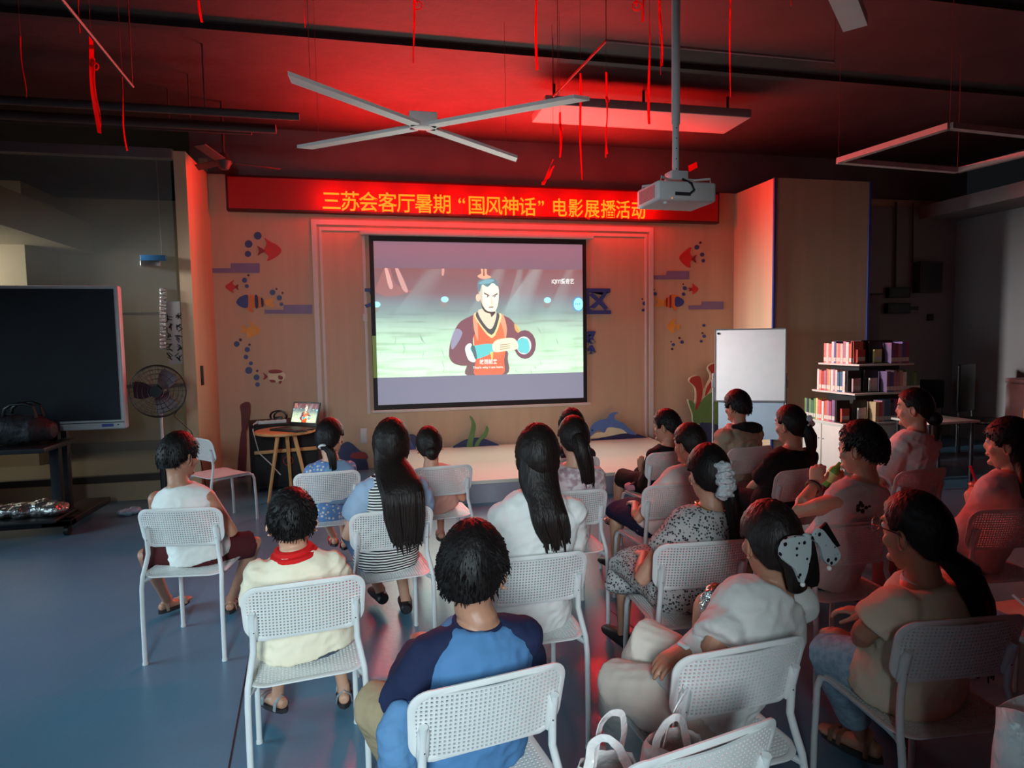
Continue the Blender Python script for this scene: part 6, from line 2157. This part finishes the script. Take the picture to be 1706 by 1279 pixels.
o_ = fused('foil', mb, M_foil, wt, .006, 1, (.008, 60)); o_.location = -wt.location
mb = MB().ball(wp + Vector((.015, 0, .018)), (.036, .028, .024), n=10).ball(wp + Vector((.035, 0, .01)), (.022, .02, .018), n=8)
o_ = fused('crust', mb, mat('brown_crust', (96, 54, 26), 0.6, 0.4, 40, .4, 60), wt, .006, 1, (.005, 60)); o_.location = -wt.location


def x_topr(P_):
    c = P_['Mh'] @ Vector((.0, -.115, -.055))
    P_['hair_mb'].ball(c, (.045, .045, .045), n=10)
    tail(P_, (0, -.12, -.07), [(0, -.15, -.10), (0, -.15, -.15)], .02, .008, 12)


person('topr', 'woman in a white T-shirt in profile, hair in a low bun, before the dark corner', hp(1524, 647, 3.42), s=1.0, bw=1.0, style='tied', hyaw=30, yaw=14, extra=x_topr,
       top=dict(m=C_white, sleeve='short', name='t_shirt', slen=.75, infl=.022, sinfl=.02, flare=.05), bottom=dict(m=C_jeans, kind='long', name='trousers'), shoes=dict(kind='shoe', m=C_shoe))
person('rboy', 'child with dark chin-length hair in a pale shirt at the right edge, in profile', hp(1684, 695, 2.56, 1.04), s=.93, hs=1.04, style='bowl', hyaw=24, yaw=12,
       top=dict(m=C_slate, sleeve='short', name='shirt', slen=.8, infl=.02), bottom=dict(m=cloth('red_lit_trousers', (190, 110, 104)), kind='long', name='trousers'), shoes=dict(kind='shoe', m=C_shoe),  # rose tone of the trousers holds the red light on the knees
       elbows=[at(1640, 872, 2.62), None], wrists=[at(1618, 842, 2.78), None], hands=[(Vector((.3, .3, .6)), Vector((.8, -.1, .1)), .8), None],
       extra=lambda P_: long_hair(P_, .20, .074, 0, back=-.10, taper=.8, strands=14))
cp = at(1628, 822, 2.86)
ct = thing('drink_cup', 'orange drink cup with red straw held by the child at the right edge', 'cup', cp - Vector((0, 0, .06)))
part('cup', MB().loft([cp - Vector((0, 0, .07)), cp + Vector((0, 0, .05))], [.032, .042], up=(0, 1, 0), seg=20, round_=False), mat('orange_drink', (214, 84, 36), 0.3, 0.2, 20), ct, world=True)
part('lid', MB().loft([cp + Vector((0, 0, .05)), cp + Vector((0, 0, .062))], [.045, .040], up=(0, 1, 0), seg=20, round_=False), mat('clear_lid', (200, 120, 100), 0.2), ct, world=True)
part('straw', MB().cyl(cp + Vector((0, 0, .05)), cp + Vector((-.055, .0, .16)), .007, 10), mat('red_straw', (210, 36, 60), 0.3), ct, world=True)


def x_braid(P_):
    Mh, root = P_['Mh'], P_['root']
    tail(P_, (.0, -.105, -.045), [(.03, -.14, -.09), (.075, -.155, -.18), (.125, -.15, -.30), (.155, -.14, -.42)], .042, .024, 26)
    fr = MB()
    for q in (-1, 1):
        fr.torus(Mh @ Vector((q * .036, .108, .008)), .026, .0022, Mh.to_3x3() @ Vector((q * .15, 1, 0)), 24, 6)
        fr.tube([Mh @ Vector((q * .062, .102, .012)), Mh @ Vector((q * .082, .04, .014)), Mh @ Vector((q * .086, -.01, .012)), Mh @ Vector((q * .082, -.03, -.008))], .0024, 6)
    fr.tube([Mh @ Vector((-.011, .112, .012)), Mh @ Vector((.011, .112, .012))], .002, 6)
    part('glasses', fr, mat('glasses_frame', (120, 116, 112), 0.2, 0.05, metal=0.8), root)
    part('stand_collar', MB().loft([P_['NB'] - P_['up'] * .03, P_['NB'] - P_['up'] * .002], [(.064, .064), (.058, .058)], up=(0, 1, 0), seg=22, round_=False), cloth('pale_collar', (190, 206, 206)), root)


person('braid', 'woman in glasses and a cream blouse with a very long low ponytail, right front', hp(1526, 820, 1.66, 1.0), s=.95, bw=.96, style='tied', hyaw=10, yaw=14, near=True, extra=x_braid, skin=M_skin2,
       top=dict(m=C_blouse, sleeve='puff', name='blouse', slen=.72, infl=.024, flare=.09, wr=.011), bottom=dict(m=C_ljeans, kind='crop', name='jeans', infl=.02),
       shoes=dict(kind='sandal', m=C_brown), knees=[at(1385, 1092, 1.92), at(1440, 1085, 2.05)], ankles=[atz(1440, 1228, .10), atz(1500, 1190, .10)],
       elbows=[at(1440, 1052, 1.66), None], wrists=[at(1432, 1072, 1.88), None], hands=[(Vector((-.3, .9, .25)), Vector((0, -.2, -1)), .5), None])

# ------------------------------------------------------------------ bags and small things on and by the chairs
M_bagp = mat('thin_white_plastic', (226, 226, 224), 0.28, 0.04, 14, 0.9, 18, spec=0.5, alpha=0.86)


def plastic_bag(label, c, w_, d_, h_, seed, lean=(0, 0)):
    root = thing('plastic_bag', label, 'plastic bag', c, 0, 'white plastic bags on the nearest chair')
    r_ = random.Random(seed)
    n, m = 28, 9
    vs, fs = [], []
    for j in range(m + 1):
        t = j / m
        for i in range(n):
            an = 2 * math.pi * i / n
            bulge = .72 + .38 * math.sin(math.pi * min(1, t * .85 + .1))
            k = 1 + .10 * noise.noise(Vector((math.cos(an) * 2.4, math.sin(an) * 2.4, t * 5 + seed))) + .05 * noise.noise(Vector((an * 4, t * 12, seed)))
            x = math.cos(an) * w_ * bulge * k + lean[0] * t
            y = math.sin(an) * d_ * bulge * k * (1 - .35 * t) + lean[1] * t
            z = h_ * t + (.012 * noise.noise(Vector((an * 2, 0, seed))) if j == m else 0)
            vs.append((x, y, z))
    for j in range(m):
        for i in range(n):
            i2 = (i + 1) % n
            fs.append((j * n + i, j * n + i2, (j + 1) * n + i2, (j + 1) * n + i))
    fs.append(tuple(reversed(range(n))))
    mb = MB().add(vs, fs)
    b_ = part('body', mb, M_bagp, root)
    sd_ = b_.modifiers.new('thickness', 'SOLIDIFY')
    sd_.thickness = .002
    for q in (-1, 1):
        Mx = Matrix.Translation((lean[0] + q * .012, lean[1] + q * d_ * .38, h_ - .035)) @ Matrix.Rotation(R(18 * q + seed * 4), 4, 'Z') @ Matrix.Rotation(R(9 * q), 4, 'X')
        n2, vs, fs = 22, [], []
        tall = .155 if q > 0 else .115
        for i in range(n2 + 1):
            an = math.pi * i / n2
            c_, s_ = math.cos(an), math.sin(an) ** .75
            wv = .010 * noise.noise(Vector((an * 2, seed, q)))
            for (wx, hh) in ((.062 - .012 * s_, tall), (.040 - .012 * s_, tall - .017)):
                for th in (-.0012, .0012):
                    vs.append(Mx @ Vector((c_ * wx + wv, th + .012 * math.sin(an * 2 + seed), s_ * hh)))
        for i in range(n2):
            for a_, b_2 in ((0, 1), (1, 3), (3, 2), (2, 0)):
                fs.append((i * 4 + a_, i * 4 + b_2, i * 4 + 4 + b_2, i * 4 + 4 + a_))
        fs += [(0, 1, 3, 2), (n2 * 4, n2 * 4 + 1, n2 * 4 + 3, n2 * 4 + 2)]
        part('handle', MB().add(vs, fs), M_bagp, root)
    part('contents', MB().ball((0, 0, h_ * .32), (w_ * .62, d_ * .6, h_ * .28), n=8), mat('snack_contents', (120, 96, 80), 0.5, 0.5, 20), root)


plastic_bag('white plastic carrier bag on the left of the nearest chair seat', (.505, 1.335, .462), .085, .085, .20, 3)
plastic_bag('white plastic carrier bag with tall handles on the right of the nearest chair seat', (.685, 1.355, .462), .085, .085, .215, 8)
p = at(1702, 1235, 1.0)
plb = thing('plastic_bag', 'white plastic bag cut by the bottom right edge of the view', 'plastic bag', (p.x, p.y, .44))
n, m, vs, fs = 20, 8, [], []
for j in range(m + 1):
    t = j / m
    for i in range(n):
        an = 2 * math.pi * i / n
        k = 1 + .12 * noise.noise(Vector((math.cos(an) * 2, math.sin(an) * 2, t * 4 + 5)))
        vs.append((.04 + math.cos(an) * (.085 - .02 * t) * k, math.sin(an) * .07 * k, .42 * t + .02 * math.sin(an * 2 + 1) * (j == m)))
for j in range(m):
    for i in range(n):
        i2 = (i + 1) % n
        fs.append((j * n + i, j * n + i2, (j + 1) * n + i2, (j + 1) * n + i))
fs.append(tuple(reversed(range(n))))
part('body', MB().add(vs, fs), M_bagp, plb).modifiers.new('thickness', 'SOLIDIFY').thickness = .002
# black backpack beside the centre woman, pink bag, denim bag, booklet
p = at(855, 822, 3.25)
t = thing('backpack', 'small black backpack hanging at the left of the ponytailed woman\'s chair', 'backpack', (p.x, 3.02, p.z - .1))
mb = MB().loft([(p.x, 3.02, p.z - .14), (p.x, 3.02, p.z - .06), (p.x + .01, 3.02, p.z + .03), (p.x + .02, 3.02, p.z + .07)], [(.06, .05), (.075, .06), (.07, .055), (.04, .03)], up=(0, 1, 0), seg=16)
fused('body', mb, M_bag, t, .008, 2, (.004, 14)).location = -t.location
part('strap', MB().tube([(p.x + .03, 3.02, p.z + .06), (p.x + .08, 3.0, p.z + .06), (p.x + .10, 3.04, p.z), (p.x + .05, 3.05, p.z - .1)], .008), M_black, t, world=True)
o, a, f = CPOS['g10']
p = o + Matrix.Rotation(a, 3, 'Z') @ Vector((-.12, .12, .462))
t = thing('handbag', 'pink bag lying on the chair of the boy in black', 'bag', p)
mb = MB().loft([p + Vector((-.07, 0, .03)), p + Vector((0, 0, .045)), p + Vector((.07, .0, .04))], [(.05, .03), (.07, .045), (.06, .03)], up=(0, 0, 1), seg=14)
fused('body', mb, cloth('pink_bag', (206, 150, 164)), t, .008, 2, (.005, 14)).location = -t.location
part('strap', MB().tube([p + Vector((-.08, -.02, .04)), p + Vector((-.03, -.05, .08)), p + Vector((.06, -.05, .05)), p + Vector((.10, -.06, .0))], .008), M_dark, t, world=True)
o, a, f = CPOS['plaid']
p = o + Matrix.Rotation(a, 3, 'Z') @ Vector((.075, -.14, .0))
t = thing('school_bag', 'blue grey school bag behind the girl in the flowered dress', 'bag', (p.x, p.y, .62))
mb = MB().loft([(p.x, p.y, .60), (p.x, p.y, .72), (p.x, p.y, .82), (p.x, p.y, .865)], [(.10, .03), (.125, .04), (.10, .035), (.05, .02)], up=(0, 1, 0), seg=16)
fused('body', mb, cloth('blue_grey_canvas', (110, 138, 164)), t, .008, 2, (.004, 12)).location = -t.location
part('zip', MB().tube([(p.x - .09, p.y - .036, .74), (p.x, p.y - .042, .80), (p.x + .09, p.y - .036, .74)], .004), M_dark, t, world=True)
q = atz(1682, 1018, .482)
t = thing('booklet', 'open pale booklet with a blue edge lying on the chair at the right edge', 'booklet', q)
part('page', MB().box(q + Vector((-.05, -.06, 0)), q + Vector((.2, .08, .006))), mat('pale_page', (214, 208, 180), 0.7), t, world=True, smooth=False)
part('blue_edge', MB().box(q + Vector((-.09, -.06, 0)), q + Vector((-.05, .08, .0065))), mat('page_blue', (130, 160, 190), 0.7), t, world=True, smooth=False)
w_ = q + Vector((.04, 0, .03))
part('pen', MB().cyl(w_ + Vector((0, .02, .03)), w_ + Vector((.02, -.05, -.02)), .008, 10), M_white, t, world=True)
